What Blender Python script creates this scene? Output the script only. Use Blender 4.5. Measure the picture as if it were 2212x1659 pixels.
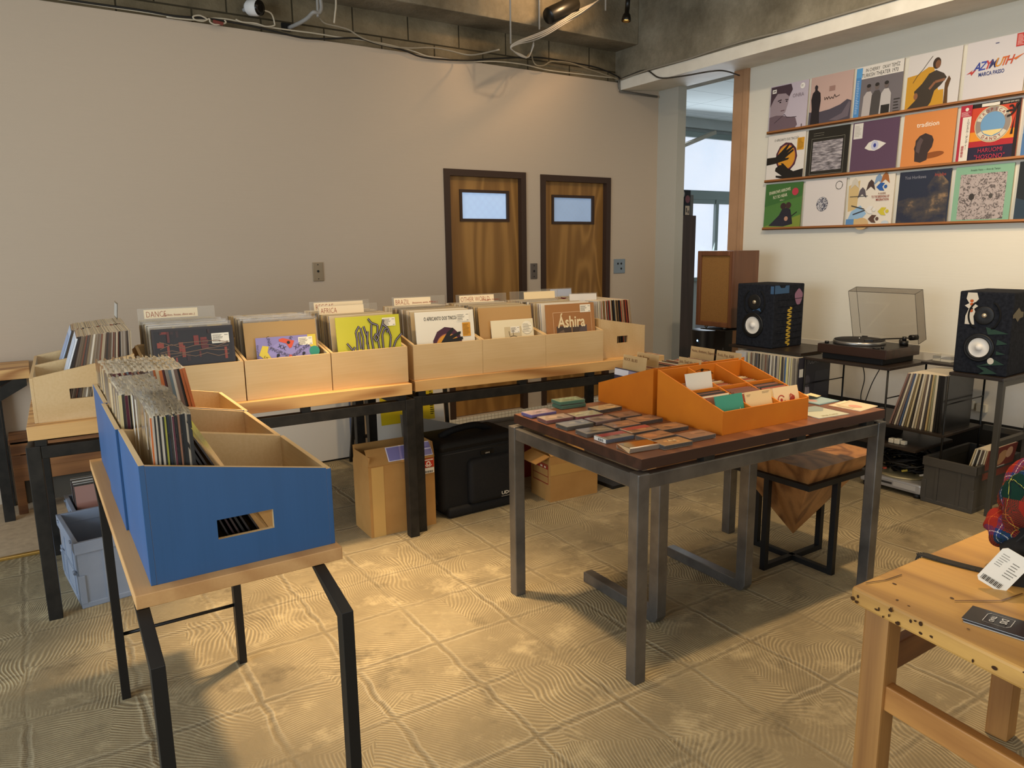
import bpy, bmesh, math, random
from mathutils import Vector, Matrix, Euler
for o in list(bpy.data.objects): bpy.data.objects.remove(o)
SC = bpy.context.scene
COL = SC.collection
R = math.radians
rnd = random.Random(7)

# ------------------------------------------------------------------ camera
cam = bpy.data.objects.new('camera', bpy.data.cameras.new('camera')); COL.objects.link(cam)
cam.data.sensor_fit = 'HORIZONTAL'; cam.data.sensor_width = 36.0
cam.data.lens = 36.0 * 1591.79 / 2212.0
cam.data.clip_start = 0.05
YAW, PITCH, ROLL = 0.57881044, 0.18516577, 0.01312402
fw = Vector((math.sin(YAW) * math.cos(PITCH), math.cos(YAW) * math.cos(PITCH), -math.sin(PITCH)))
rt = Vector((math.cos(YAW), -math.sin(YAW), 0)); dn = fw.cross(rt)
rt2 = math.cos(ROLL) * rt + math.sin(ROLL) * dn; dn2 = -math.sin(ROLL) * rt + math.cos(ROLL) * dn
m = Matrix((rt2, -dn2, -fw)).transposed().to_4x4(); m.translation = (0, 0, 1.47)
cam.matrix_world = m
SC.camera = cam
# ------------------------------------------------------------------ view, world, lights
SC.view_settings.view_transform = 'Standard'; SC.view_settings.look = 'None'
SC.view_settings.exposure = 0.0; SC.view_settings.gamma = 1.0; SC.view_settings.use_curve_mapping = False
wd = bpy.data.worlds.new('sky'); SC.world = wd; wd.use_nodes = True
wd.node_tree.nodes['Background'].inputs[0].default_value = (0.75, 0.87, 1.0, 1)
wd.node_tree.nodes['Background'].inputs[1].default_value = 1.0

def area(name, loc, target, sx, sy, power, col):
    l = bpy.data.lights.new(name, 'AREA'); l.shape = 'RECTANGLE'; l.size = sx; l.size_y = sy; l.energy = power; l.color = col
    o = bpy.data.objects.new(name, l); COL.objects.link(o); o.location = loc
    o.rotation_euler = (Vector(target) - Vector(loc)).to_track_quat('-Z', 'Y').to_euler(); return o
def spot(name, loc, target, power, col, cone=70, blend=.5, size=.04):
    l = bpy.data.lights.new(name, 'SPOT'); l.energy = power; l.color = col; l.spot_size = R(cone); l.spot_blend = blend; l.shadow_soft_size = size
    o = bpy.data.objects.new(name, l); COL.objects.link(o); o.location = loc
    o.rotation_euler = (Vector(target) - Vector(loc)).to_track_quat('-Z', 'Y').to_euler(); return o
WARM = (1.0, .70, .38)
area('daylight_left_window', (-3.35, 1.3, 1.55), (0, 1.2, 1.2), 3.4, 2.2, 185, (.74, .87, 1.0))
area('daylight_shop_front', (.8, -2.35, 1.6), (.9, 0, 1.4), 5.0, 2.2, 42, (1.0, .93, .82))
area('daylight_back_room', (6.9, 6.45, 2.0), (6.6, 4, 1.2), 2.2, 1.6, 45, (.80, .90, 1.0))
area('ceiling_bounce_fill', (1.8, 2.2, 3.28), (1.8, 2.2, 0), 4.5, 4.0, 48, (1.0, .82, .60))  # added area light standing in for light bounced off the ceiling
spot('spot_lamp_floor', (1.2, 3.0, 2.95), (1.0, 2.6, 0), 620, WARM, 47, 1.0, .09)
spot('spot_lamp_crates', (1.9, 2.8, 3.0), (1.95, 3.45, .9), 100, WARM, 75, .7)
spot('spot_lamp_table', (2.75, 1.50, 3.0), (2.85, 1.2, .2), 230, WARM, 70, 1.0, .05)
spot('spot_lamp_wall', (3.7, .9, 2.9), (4.95, 1.7, 1.3), 90, WARM, 80, .9)
spot('spot_lamp_records', (2.7, 1.6, 3.3), (4.95, 2.9, 1.75), 150, (1.0, .82, .60), 75, .9)
spot('spot_lamp_doors', (2.9, 3.0, 3.3), (3.6, 5.1, 1.5), 40, (1.0, .80, .55), 90, 1.0)
spot('spot_lamp_beam', (3.55, 4.25, 3.3), (3.4, 4.9, 3.25), 26, (1, .62, .3), 120, .9)

# ------------------------------------------------------------------ materials
def srgb(h):
    h = h.lstrip('#'); v = [int(h[i:i+2], 16) / 255 for i in (0, 2, 4)]
    return tuple((c / 12.92 if c <= .04045 else ((c + .055) / 1.055) ** 2.4) for c in v) + (1,)
_mc = {}
def new_mat(name):
    mt = bpy.data.materials.new(name); mt.use_nodes = True
    return mt, mt.node_tree, mt.node_tree.nodes['Principled BSDF']
def M(hexc, rough=.55, metal=0.0, spec=.4, coat=0.0):
    k = (hexc, rough, metal, spec, coat)
    if k in _mc: return _mc[k]
    mt, nt, b = new_mat('m_' + hexc)
    b.inputs['Base Color'].default_value = srgb(hexc); b.inputs['Roughness'].default_value = rough
    b.inputs['Metallic'].default_value = metal; b.inputs['Specular IOR Level'].default_value = spec
    b.inputs['Coat Weight'].default_value = coat; b.inputs['Coat Roughness'].default_value = .12
    _mc[k] = mt; return mt
class NT:
    def __init__(s, nt): s.nt = nt
    def n(s, t, **kw):
        nd = s.nt.nodes.new(t)
        for k, v in kw.items():
            if k.startswith('_'): setattr(nd, k[1:], v)
            else:
                nd.inputs[k.replace('__', ' ')].default_value = v
        return nd
    def l(s, a, b): s.nt.links.new(a, b)
    def coord(s, scale=(1, 1, 1), rot=(0, 0, 0), loc=(0, 0, 0), src='Object'):
        tc = s.nt.nodes.new('ShaderNodeTexCoord'); mp = s.nt.nodes.new('ShaderNodeMapping')
        mp.inputs['Scale'].default_value = scale; mp.inputs['Rotation'].default_value = rot; mp.inputs['Location'].default_value = loc
        s.l(tc.outputs[src], mp.inputs[0]); return mp.outputs[0]
    def ramp(s, fac, stops):
        r = s.nt.nodes.new('ShaderNodeValToRGB'); e = r.color_ramp.elements
        while len(e) < len(stops): e.new(.5)
        for el, (p, c) in zip(e, stops): el.position = p; el.color = srgb(c) if isinstance(c, str) else c
        s.l(fac, r.inputs[0]); return r.outputs[0]
    def noise(s, vec, scale, detail=4, rough=.55, dist=0):
        nd = s.n('ShaderNodeTexNoise'); nd.inputs['Scale'].default_value = scale; nd.inputs['Detail'].default_value = detail
        nd.inputs['Roughness'].default_value = rough; nd.inputs['Distortion'].default_value = dist
        s.l(vec, nd.inputs['Vector']); return nd
    def math(s, op, a, b=None, c=None):
        nd = s.nt.nodes.new('ShaderNodeMath'); nd.operation = op
        for i, v in enumerate((a, b, c)):
            if v is None: continue
            if isinstance(v, (int, float)): nd.inputs[i].default_value = v
            else: s.l(v, nd.inputs[i])
        return nd.outputs[0]
    def mix(s, fac, a, b, mode='MIX'):
        nd = s.nt.nodes.new('ShaderNodeMix'); nd.data_type = 'RGBA'; nd.blend_type = mode
        for i, v in ((0, fac), (6, a), (7, b)):
            if isinstance(v, (int, float)): nd.inputs[i].default_value = v
            elif isinstance(v, str): nd.inputs[i].default_value = srgb(v)
            elif isinstance(v, tuple): nd.inputs[i].default_value = v
            else: s.l(v, nd.inputs[i])
        return nd.outputs[2]
    def bump(s, h, strength, dist, bsdf):
        nd = s.nt.nodes.new('ShaderNodeBump'); nd.inputs['Strength'].default_value = strength; nd.inputs['Distance'].default_value = dist
        s.l(h, nd.inputs['Height']); s.l(nd.outputs[0], bsdf.inputs['Normal'])
def wood(name, c1, c2, axis='x', rings=9.0, stretch=.09, rough=.5, contrast=.5, fine=.35, coat=0.0):
    k = ('wood', name, axis)
    if k in _mc: return _mc[k]
    mt, nt, b = new_mat(name + '_' + axis); t = NT(nt)
    sc = [1.0, 1.0, 1.0]; sc['xyz'.index(axis)] = stretch
    v = t.coord(tuple(sc))
    big = t.noise(v, rings, 2, .5, .6)
    w = t.math('SINE', t.math('MULTIPLY', big.outputs[0], 38.0))
    w = t.math('MULTIPLY_ADD', w, .5, .5)
    w = t.math('POWER', w, 1.6)
    sc2 = [110.0, 110.0, 110.0]; sc2['xyz'.index(axis)] = 3.0
    f = t.noise(t.coord(tuple(sc2)), 1.0, 3, .6)
    fac = t.math('ADD', t.math('MULTIPLY', w, contrast), t.math('MULTIPLY', f.outputs[0], fine))
    t.l(t.ramp(fac, ((.05, c1), (.85, c2))), b.inputs['Base Color'])
    b.inputs['Roughness'].default_value = rough; b.inputs['Coat Weight'].default_value = coat; b.inputs['Coat Roughness'].default_value = .25
    t.bump(f.outputs[0], .12, .002, b)
    _mc[k] = mt; return mt
def noisy(name, c1, c2, scale=8, rough=.7, metal=0, bump=0.0, bscale=60, det=5, spec=.4, stops=(.3, .7)):
    k = ('noisy', name)
    if k in _mc: return _mc[k]
    mt, nt, b = new_mat(name); t = NT(nt); v = t.coord()
    n = t.noise(v, scale, det)
    t.l(t.ramp(n.outputs[0], ((stops[0], c1), (stops[1], c2))), b.inputs['Base Color'])
    b.inputs['Roughness'].default_value = rough; b.inputs['Metallic'].default_value = metal; b.inputs['Specular IOR Level'].default_value = spec
    if bump: t.bump(t.noise(v, bscale, 4).outputs[0], bump, .004, b)
    _mc[k] = mt; return mt
def clear(name, col='FFFFFF', alpha=.15, rough=.05):
    """clear plastic: mostly see-through with a gloss on top"""
    k = ('clear', name)
    if k in _mc: return _mc[k]
    mt, nt, b = new_mat(name); t = NT(nt)
    tr = t.n('ShaderNodeBsdfTransparent'); tr.inputs[0].default_value = (1, 1, 1, 1)
    nt.nodes.remove(b); b = t.n('ShaderNodeBsdfGlossy'); b.inputs['Roughness'].default_value = rough; b.inputs['Color'].default_value = srgb(col)
    df = t.n('ShaderNodeBsdfDiffuse'); df.inputs[0].default_value = srgb(col); m0 = t.n('ShaderNodeMixShader'); m0.inputs[0].default_value = alpha
    t.l(tr.outputs[0], m0.inputs[1]); t.l(df.outputs[0], m0.inputs[2]); tr = m0; alpha = 0.0
    mx = t.n('ShaderNodeMixShader'); fr = t.n('ShaderNodeFresnel'); fr.inputs[0].default_value = 1.35
    f = t.math('MINIMUM', t.math('ADD', fr.outputs[0], alpha), 1.0)
    t.l(f, mx.inputs[0]); t.l(tr.outputs[0], mx.inputs[1]); t.l(b.outputs[0], mx.inputs[2])
    t.l(mx.outputs[0], nt.nodes['Material Output'].inputs[0])
    _mc[k] = mt; return mt

# ------------------------------------------------------------------ mesh builder
class MB:
    def __init__(s): s.bm = bmesh.new(); s.T = Matrix.Identity(4)
    def _fin(s, vs, mi):
        fs = set()
        for v in vs:
            v.co = s.T @ v.co
            for f in v.link_faces: fs.add(f)
        for f in fs: f.material_index = mi
        return list(fs)
    def box(s, lo, hi, mi=0, bev=0.0, M4=None):
        c = [(a + b) / 2 for a, b in zip(lo, hi)]; d = [abs(b - a) for a, b in zip(lo, hi)]
        r = bmesh.ops.create_cube(s.bm, size=1.0); vs = r['verts']
        for v in vs: v.co = Vector((v.co.x * d[0] + c[0], v.co.y * d[1] + c[1], v.co.z * d[2] + c[2]))
        if bev > 0:
            es = list({e for v in vs for e in v.link_edges})
            rr = bmesh.ops.bevel(s.bm, geom=es, offset=min(bev, min(d) * .45), segments=2, affect='EDGES', profile=.6)
            vs = list({v for f in rr['faces'] for v in f.verts} | {v for v in vs if v.is_valid})
        if M4 is not None:
            for v in vs: v.co = M4 @ v.co
        return s._fin(vs, mi)
    def bar(s, a, b, w, h, mi=0, bev=0.0, up=(0, 0, 1)):
        a = Vector(a); b = Vector(b); d = b - a; L = d.length; z = d.normalized(); u = Vector(up)
        x = u.cross(z)
        if x.length < 1e-4: x = Vector((1, 0, 0))
        x.normalize(); y = z.cross(x)
        m4 = Matrix((x, y, z)).transposed().to_4x4(); m4.translation = (a + b) / 2
        return s.box((-w / 2, -h / 2, -L / 2), (w / 2, h / 2, L / 2), mi, bev, m4)
    def cyl(s, a, b, r, mi=0, seg=20, r2=None, caps=True):
        a = Vector(a); b = Vector(b); d = b - a
        m4 = d.to_track_quat('Z', 'Y').to_matrix().to_4x4(); m4.translation = (a + b) / 2
        rr = bmesh.ops.create_cone(s.bm, cap_ends=caps, segments=seg, radius1=r, radius2=r if r2 is None else r2, depth=d.length, matrix=m4)
        fs = s._fin(rr['verts'], mi)
        for f in fs: f.smooth = len(f.verts) == 4
        return fs
    def lathe(s, prof, center, axis, mi=0, seg=32):
        """profile of (radius, height) turned about an axis through center"""
        q = Vector(axis).to_track_quat('Z', 'Y').to_matrix().to_4x4(); q.translation = center
        rings = []
        for r, h in prof:
            if r < 1e-6: rings.append([s.bm.verts.new(q @ Vector((0, 0, h)))])
            else: rings.append([s.bm.verts.new(q @ Vector((r * math.cos(2 * math.pi * i / seg), r * math.sin(2 * math.pi * i / seg), h))) for i in range(seg)])
        vs = [v for rg in rings for v in rg]
        for A, B in zip(rings, rings[1:]):
            for i in range(seg):
                j = (i + 1) % seg
                if len(A) == 1 and len(B) == 1: continue
                if len(A) == 1: f = s.bm.faces.new((A[0], B[i], B[j]))
                elif len(B) == 1: f = s.bm.faces.new((A[i], B[0], A[j]))
                else: f = s.bm.faces.new((A[i], B[i], B[j], A[j]))
                f.smooth = True
        return s._fin(vs, mi)
    def prism(s, pts, ext, mi=0, holes=()):
        """flat outline of 3D points pushed along ext, with holes"""
        ext = Vector(ext); vs = []; es0 = []; loops = []
        for lp in [pts] + list(holes):
            A = [s.bm.verts.new(p) for p in lp]; B = [s.bm.verts.new(Vector(p) + ext) for p in lp]
            loops.append((A, B)); vs += A + B
        for A, B in loops:
            n = len(A)
            for i in range(n): s.bm.faces.new((A[i], A[(i + 1) % n], B[(i + 1) % n], B[i]))
        if not holes:
            A, B = loops[0]; s.bm.faces.new(A[::-1]); s.bm.faces.new(B)
        else:
            for k in (0, 1):
                ed = []
                for lp in loops:
                    L = lp[k]; n = len(L)
                    for i in range(n):
                        e = s.bm.edges.get((L[i], L[(i + 1) % n])); ed.append(e)
                bmesh.ops.triangle_fill(s.bm, use_beauty=True, use_dissolve=False, edges=ed)
        return s._fin(vs, mi)
    def tube(s, path, r, mi=0, seg=8, closed=False, square=False):
        P = [Vector(p) for p in path]; n = len(P); rings = []; prev = None
        for i in range(n):
            a = P[i - 1] if (i > 0 or closed) else P[i]; b = P[(i + 1) % n] if (i < n - 1 or closed) else P[i]
            d = (b - a).normalized()
            if prev is None:
                u = Vector((0, 0, 1)) if abs(d.z) < .9 else Vector((1, 0, 0))
                x = u.cross(d).normalized()
            else:
                x = (prev - d * prev.dot(d)); x = x.normalized() if x.length > 1e-6 else Vector((1, 0, 0)).cross(d).normalized()
            prev = x; y = d.cross(x)
            rings.append([s.bm.verts.new(P[i] + r * (math.cos(2 * math.pi * k / seg + (math.pi / 4 if square else 0)) * x + math.sin(2 * math.pi * k / seg + (math.pi / 4 if square else 0)) * y)) for k in range(seg)])
        vs = [v for rg in rings for v in rg]
        pairs = list(zip(rings, rings[1:])) + ([(rings[-1], rings[0])] if closed else [])
        for A, B in pairs:
            for k in range(seg):
                f = s.bm.faces.new((A[k], A[(k + 1) % seg], B[(k + 1) % seg], B[k])); f.smooth = not square
        if not closed:
            s.bm.faces.new(rings[0][::-1]); s.bm.faces.new(rings[-1])
        return s._fin(vs, mi)
    def poly(s, pts, mi=0):
        vs = [s.bm.verts.new(p) for p in pts]; s.bm.faces.new(vs); return s._fin(vs, mi)
    def build(s, name, mats, parent=None, smooth=False, bevel=0):
        bmesh.ops.recalc_face_normals(s.bm, faces=s.bm.faces)
        me = bpy.data.meshes.new(name); s.bm.to_mesh(me); s.bm.free()
        for mm in (mats if isinstance(mats, (list, tuple)) else [mats]): me.materials.append(mm)
        if smooth:
            for p in me.polygons: p.use_smooth = True
        o = bpy.data.objects.new(name, me); COL.objects.link(o)
        if parent is not None: o.parent = parent
        if bevel:
            md = o.modifiers.new('edge', 'BEVEL'); md.width = bevel; md.segments = 2; md.limit_method = 'ANGLE'
        return o
def smooth_path(pts, n=6):
    P = [Vector(p) for p in pts]; out = []
    for i in range(len(P) - 1):
        p0 = P[max(i - 1, 0)]; p1 = P[i]; p2 = P[i + 1]; p3 = P[min(i + 2, len(P) - 1)]
        for k in range(n):
            t = k / n
            out.append(.5 * ((2 * p1) + (-p0 + p2) * t + (2 * p0 - 5 * p1 + 4 * p2 - p3) * t * t + (-p0 + 3 * p1 - 3 * p2 + p3) * t ** 3))
    out.append(P[-1]); return out
def tag(o, label, cat, group=None, kind=None):
    o['label'] = label; o['category'] = cat
    if group: o['group'] = group
    if kind: o['kind'] = kind
    return o
def thing(name, label, cat, loc=(0, 0, 0), rz=0.0, group=None):
    o = bpy.data.objects.new(name, None); COL.objects.link(o); o.location = loc; o.rotation_euler = (0, 0, rz)
    o.empty_display_size = .05
    return tag(o, label, cat, group)
def struct(o): o['kind'] = 'structure'; return o
def copy_tree(root, loc, rz, label, group=None):
    r = root.copy(); COL.objects.link(r); r.location = loc; r.rotation_euler = (0, 0, rz); r['label'] = label
    if group: r['group'] = group
    for ch in list(root.children):
        c = ch.copy(); COL.objects.link(c); c.parent = r
        for g in list(ch.children):
            d = g.copy(); COL.objects.link(d); d.parent = c
    return r
_tc = {}
def text_polys(body, size, align='CENTER', spacing=1.0, shear=0.0, bold=0.0):
    """triangles of a line of lettering, as lists of (x, y)"""
    k = (body, size, align, spacing, shear, bold)
    if k in _tc: return _tc[k]
    cu = bpy.data.curves.new('t', 'FONT'); cu.body = body; cu.size = size; cu.align_x = align; cu.space_character = spacing; cu.shear = shear; cu.offset = bold
    cu.resolution_u = 2
    ob = bpy.data.objects.new('t', cu); COL.objects.link(ob)
    dg = bpy.context.evaluated_depsgraph_get(); dg.update()
    me = bpy.data.meshes.new_from_object(ob.evaluated_get(dg))
    out = [[(me.vertices[i].co.x, me.vertices[i].co.y) for i in p.vertices] for p in me.polygons]
    bpy.data.objects.remove(ob); bpy.data.curves.remove(cu); bpy.data.meshes.remove(me)
    _tc[k] = out; return out
class Art:
    """flat printed artwork on a face: origin o, directions u and v (3D), normal n; layers stack outwards"""
    def __init__(s, o, u, v, n, W, H, off=.0006):
        s.o = Vector(o); s.u = Vector(u).normalized(); s.v = Vector(v).normalized(); s.n = Vector(n).normalized(); s.W = W; s.H = H
        s.mb = MB(); s.mats = []; s.keys = {}; s.k = 0; s.off = off
    def mi(s, c, rough=.35):
        key = (c, rough) if isinstance(c, str) else (c.name, 0)
        if key not in s.keys:
            s.keys[key] = len(s.mats); s.mats.append(M(c, rough, coat=.1) if isinstance(c, str) else c)
        return s.keys[key]
    def p(s, x, y): return s.o + s.u * (x * s.W) + s.v * (y * s.H) + s.n * (s.off + s.k * .00022)
    def poly(s, c, pts):
        s.k += 1; s.mb.poly([s.p(x, y) for x, y in pts], s.mi(c)); return s
    def rect(s, c, x0, y0, x1, y1): return s.poly(c, [(x0, y0), (x1, y0), (x1, y1), (x0, y1)])
    def ell(s, c, x, y, rx, ry=None, a0=0, a1=360, n=28, rot=0):
        ry = rx if ry is None else ry; pts = []
        for i in range(n if a1 - a0 >= 360 else n + 1):
            a = R(a0 + (a1 - a0) * i / n); px, py = rx * math.cos(a), ry * math.sin(a)
            cr, sr = math.cos(R(rot)), math.sin(R(rot)); pts.append((x + px * cr - py * sr, y + px * sr + py * cr))
        return s.poly(c, pts)
    def ring(s, c, x, y, r0, r1, a0=0, a1=360, n=24, asp=1.0):
        s.k += 1
        for i in range(n):
            a, b = R(a0 + (a1 - a0) * i / n), R(a0 + (a1 - a0) * (i + 1) / n)
            s.mb.poly([s.p(x + r * math.cos(t), y + r * asp * math.sin(t)) for r, t in ((r0, a), (r1, a), (r1, b), (r0, b))], s.mi(c))
        return s
    def line(s, c, pts, w):
        s.k += 1
        for (x0, y0), (x1, y1) in zip(pts, pts[1:]):
            dx, dy = x1 - x0, y1 - y0; L = math.hypot(dx, dy) or 1; nx, ny = -dy / L * w / 2, dx / L * w / 2
            s.mb.poly([s.p(x0 + nx, y0 + ny), s.p(x0 - nx, y0 - ny), s.p(x1 - nx, y1 - ny), s.p(x1 + nx, y1 + ny)], s.mi(c))
        return s
    def text(s, c, x, y, size, body, rot=0, align='CENTER', spacing=1.0, shear=0.0, bold=0.0, sx=1.0):
        s.k += 1; cr, sr = math.cos(R(rot)), math.sin(R(rot)); mi = s.mi(c)
        for pl in text_polys(body, 1.0, align, spacing, shear, bold):
            q = []
            for a, b in pl:
                a *= size * sx; b *= size; q.append(s.p(x + (a * cr - b * sr) * s.H / s.W, y + a * sr + b * cr))
            s.mb.poly(q, mi)
        return s
    def arc_text(s, c, x, y, r, size, body, a0, a1, inward=False):
        n = len(body)
        for i, ch in enumerate(body):
            a = a0 + (a1 - a0) * (i / max(n - 1, 1))
            s.text(c, x + r * math.cos(R(a)), y + r * math.sin(R(a)), size, ch, rot=(a - 90) if not inward else (a + 90))
        return s
    def lines(s, c, x0, y0, x1, y1, n, seed=0, h=.35):
        rr = random.Random(seed); st = (y1 - y0) / n; s.k += 1; mi = s.mi(c)
        for i in range(n):
            y = y0 + st * (i + .5); xe = x0 + (x1 - x0) * rr.uniform(.6, 1)
            x = x0
            while x < xe:
                w = (x1 - x0) * rr.uniform(.04, .14); e = min(x + w, xe)
                s.mb.poly([s.p(x, y - st * h / 2), s.p(e, y - st * h / 2), s.p(e, y + st * h / 2), s.p(x, y + st * h / 2)], mi)
                x = e + (x1 - x0) * .02
        return s
    def build(s, name, parent=None):
        me = bpy.data.meshes.new(name); s.mb.bm.to_mesh(me); s.mb.bm.free()
        for mm in s.mats: me.materials.append(mm)
        o = bpy.data.objects.new(name, me); COL.objects.link(o)
        if parent is not None: o.parent = parent
        return o

# ------------------------------------------------------------------ the setting: materials
def floor_mat():
    mt, nt, b = new_mat('trowelled_cement_floor'); t = NT(nt)
    v = t.coord()
    big = t.noise(v, 1.3, 5, .6); mid = t.noise(v, 6, 6, .65); fin = t.noise(v, 38, 5, .7)
    # grid of removed tiles
    off = t.n('ShaderNodeVectorMath', _operation='SCALE'); t.l(mid.outputs['Color'], off.inputs[0]); off.inputs['Scale'].default_value = .05
    vv = t.n('ShaderNodeVectorMath', _operation='ADD'); t.l(v, vv.inputs[0]); t.l(off.outputs[0], vv.inputs[1])
    sep = t.n('ShaderNodeSeparateXYZ'); t.l(vv.outputs[0], sep.inputs[0])
    def cellpos(o, shift): return t.math('MULTIPLY', t.math('ADD', o, shift), 1 / .3262)
    gx = cellpos(sep.outputs[0], 10 * .3262 - .200); gy = cellpos(sep.outputs[1], 10 * .3262 - .040)
    dx = t.math('ABSOLUTE', t.math('SUBTRACT', t.math('FRACT', gx), .5)); dy = t.math('ABSOLUTE', t.math('SUBTRACT', t.math('FRACT', gy), .5))
    d = t.math('MULTIPLY', t.math('SUBTRACT', .5, t.math('MAXIMUM', dx, dy)), .3262)     # metres to the nearest joint
    joint = t.math('SUBTRACT', 1.0, t.math('SMOOTH_MIN', t.math('DIVIDE', d, .011), 1.0, .2))
    rim = t.math('MULTIPLY', t.math('SUBTRACT', 1.0, t.math('MINIMUM', t.math('DIVIDE', t.math('ABSOLUTE', t.math('SUBTRACT', d, .014)), .007), 1.0)), 1.0)
    # comb ridges, one direction per cell
    vo = t.n('ShaderNodeTexVoronoi'); vo.inputs['Scale'].default_value = 2.6; vo.inputs['Randomness'].default_value = 1.0; t.l(vv.outputs[0], vo.inputs['Vector'])
    sc = t.n('ShaderNodeSeparateColor'); t.l(vo.outputs['Color'], sc.inputs[0])
    ang = t.math('MULTIPLY', sc.outputs[0], 3.14159)
    rot = t.n('ShaderNodeVectorRotate', _rotation_type='Z_AXIS'); t.l(v, rot.inputs['Vector']); t.l(ang, rot.inputs['Angle'])
    off2 = t.n('ShaderNodeVectorMath', _operation='SCALE'); t.l(t.noise(v, 2.2, 2, .4).outputs['Color'], off2.inputs[0]); off2.inputs['Scale'].default_value = .28
    rv = t.n('ShaderNodeVectorMath', _operation='ADD'); t.l(rot.outputs[0], rv.inputs[0]); t.l(off2.outputs[0], rv.inputs[1])
    s2 = t.n('ShaderNodeSeparateXYZ'); t.l(rv.outputs[0], s2.inputs[0])
    rid = t.math('MULTIPLY_ADD', t.math('SINE', t.math('MULTIPLY', s2.outputs[0], 2 * math.pi / .0125)), .5, .5)
    rid = t.math('POWER', rid, 1.5)
    patch = t.noise(v, 3.1, 4, .6)
    pm = t.n('ShaderNodeMapRange'); t.l(patch.outputs[0], pm.inputs[0]); pm.inputs[1].default_value = .36; pm.inputs[2].default_value = .62
    ridm = t.math('MULTIPLY', rid, pm.outputs[0])
    base = t.mix(t.math('MULTIPLY_ADD', big.outputs[0], .7, t.math('MULTIPLY', mid.outputs[0], .5)), '5C5240', '9C8B68')
    base = t.mix(t.math('MULTIPLY', ridm, .62), base, 'D2BF94')
    sm = t.n('ShaderNodeMapRange'); t.l(t.noise(v, 4.6, 7, .72).outputs[0], sm.inputs[0]); sm.inputs[1].default_value = .54; sm.inputs[2].default_value = .68
    base = t.mix(t.math('MULTIPLY', sm.outputs[0], .62), base, 'C9B78E')
    dk = t.n('ShaderNodeMapRange'); t.l(t.noise(t.coord(loc=(7, 3, 0)), 3.6, 7, .7).outputs[0], dk.inputs[0]); dk.inputs[1].default_value = .56; dk.inputs[2].default_value = .72
    base = t.mix(t.math('MULTIPLY', dk.outputs[0], .72), base, '43392A')
    jm = t.n('ShaderNodeMapRange'); t.l(t.noise(t.coord(loc=(3, 9, 0)), 1.9, 3, .6).outputs[0], jm.inputs[0]); jm.inputs[1].default_value = .36; jm.inputs[2].default_value = .62
    rim = t.math('MULTIPLY', rim, jm.outputs[0]); joint = t.math('MULTIPLY', joint, t.math('MULTIPLY_ADD', jm.outputs[0], .7, .3))
    base = t.mix(t.math('MULTIPLY', rim, t.math('MULTIPLY', fin.outputs[0], .75)), base, 'D2C4A2')
    base = t.mix(t.math('MULTIPLY', joint, t.math('MULTIPLY_ADD', fin.outputs[0], .9, .1)), base, '5E5646')
    base = t.mix(t.math('MULTIPLY', fin.outputs[0], .35), base, '6E6555')
    t.l(base, b.inputs['Base Color']); b.inputs['Roughness'].default_value = .72; b.inputs['Specular IOR Level'].default_value = .25
    h = t.math('ADD', t.math('MULTIPLY', ridm, .5), t.math('ADD', t.math('MULTIPLY', joint, -.8), t.math('ADD', t.math('MULTIPLY', rim, .5), t.math('MULTIPLY', fin.outputs[0], .8))))
    t.bump(h, .7, .004, b)
    return mt
def wallpaper(name, col):
    mt, nt, b = new_mat(name); t = NT(nt)
    n = t.noise(t.coord((6, 6, 140)), 1.0, 4, .6); n2 = t.noise(t.coord(), 1.1, 2)
    c = srgb(col); d = tuple(x * .93 for x in c[:3]) + (1,)
    t.l(t.mix(t.math('MULTIPLY_ADD', n.outputs[0], .5, t.math('MULTIPLY', n2.outputs[0], .4)), d, c), b.inputs['Base Color'])
    b.inputs['Roughness'].default_value = .8; b.inputs['Specular IOR Level'].default_value = .2
    t.bump(n.outputs[0], .25, .002, b); return mt
def concrete(name, c1, c2, c3, blocks=False):
    mt, nt, b = new_mat(name); t = NT(nt); v = t.coord()
    n = t.noise(v, 2.2, 8, .65); f = t.noise(v, 26, 6, .7)
    col = t.ramp(n.outputs[0], ((.3, c1), (.55, c2), (.75, c3)))
    col = t.mix(t.math('MULTIPLY', f.outputs[0], .5), col, c1)
    h = t.math('ADD', n.outputs[0], f.outputs[0])
    if blocks:
        br = t.n('ShaderNodeTexBrick'); t.l(t.coord(rot=(R(90), 0, 0)), br.inputs['Vector'])
        br.inputs['Scale'].default_value = 1; br.inputs['Brick Width'].default_value = .42; br.inputs['Row Height'].default_value = .21; br.inputs['Mortar Size'].default_value = .006
        br.inputs['Mortar Smooth'].default_value = .4
        col = t.mix(br.outputs['Fac'], col, '3C3628'); h = t.math('SUBTRACT', h, t.math('MULTIPLY', br.outputs['Fac'], 2.0))
    t.l(col, b.inputs['Base Color']); b.inputs['Roughness'].default_value = .9; b.inputs['Specular IOR Level'].default_value = .15
    t.bump(h, .6, .012, b); return mt
def tile_mat():
    mt, nt, b = new_mat('small_white_tiles'); t = NT(nt)
    br = t.n('ShaderNodeTexBrick'); t.l(t.coord(rot=(R(90), 0, 0)), br.inputs['Vector']); br.offset = 0
    br.inputs['Scale'].default_value = 1; br.inputs['Brick Width'].default_value = .034; br.inputs['Row Height'].default_value = .026; br.inputs['Mortar Size'].default_value = .0016
    t.l(t.mix(br.outputs['Fac'], 'DED8C8', '8F8670'), b.inputs['Base Color']); b.inputs['Roughness'].default_value = .3
    return mt
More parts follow.
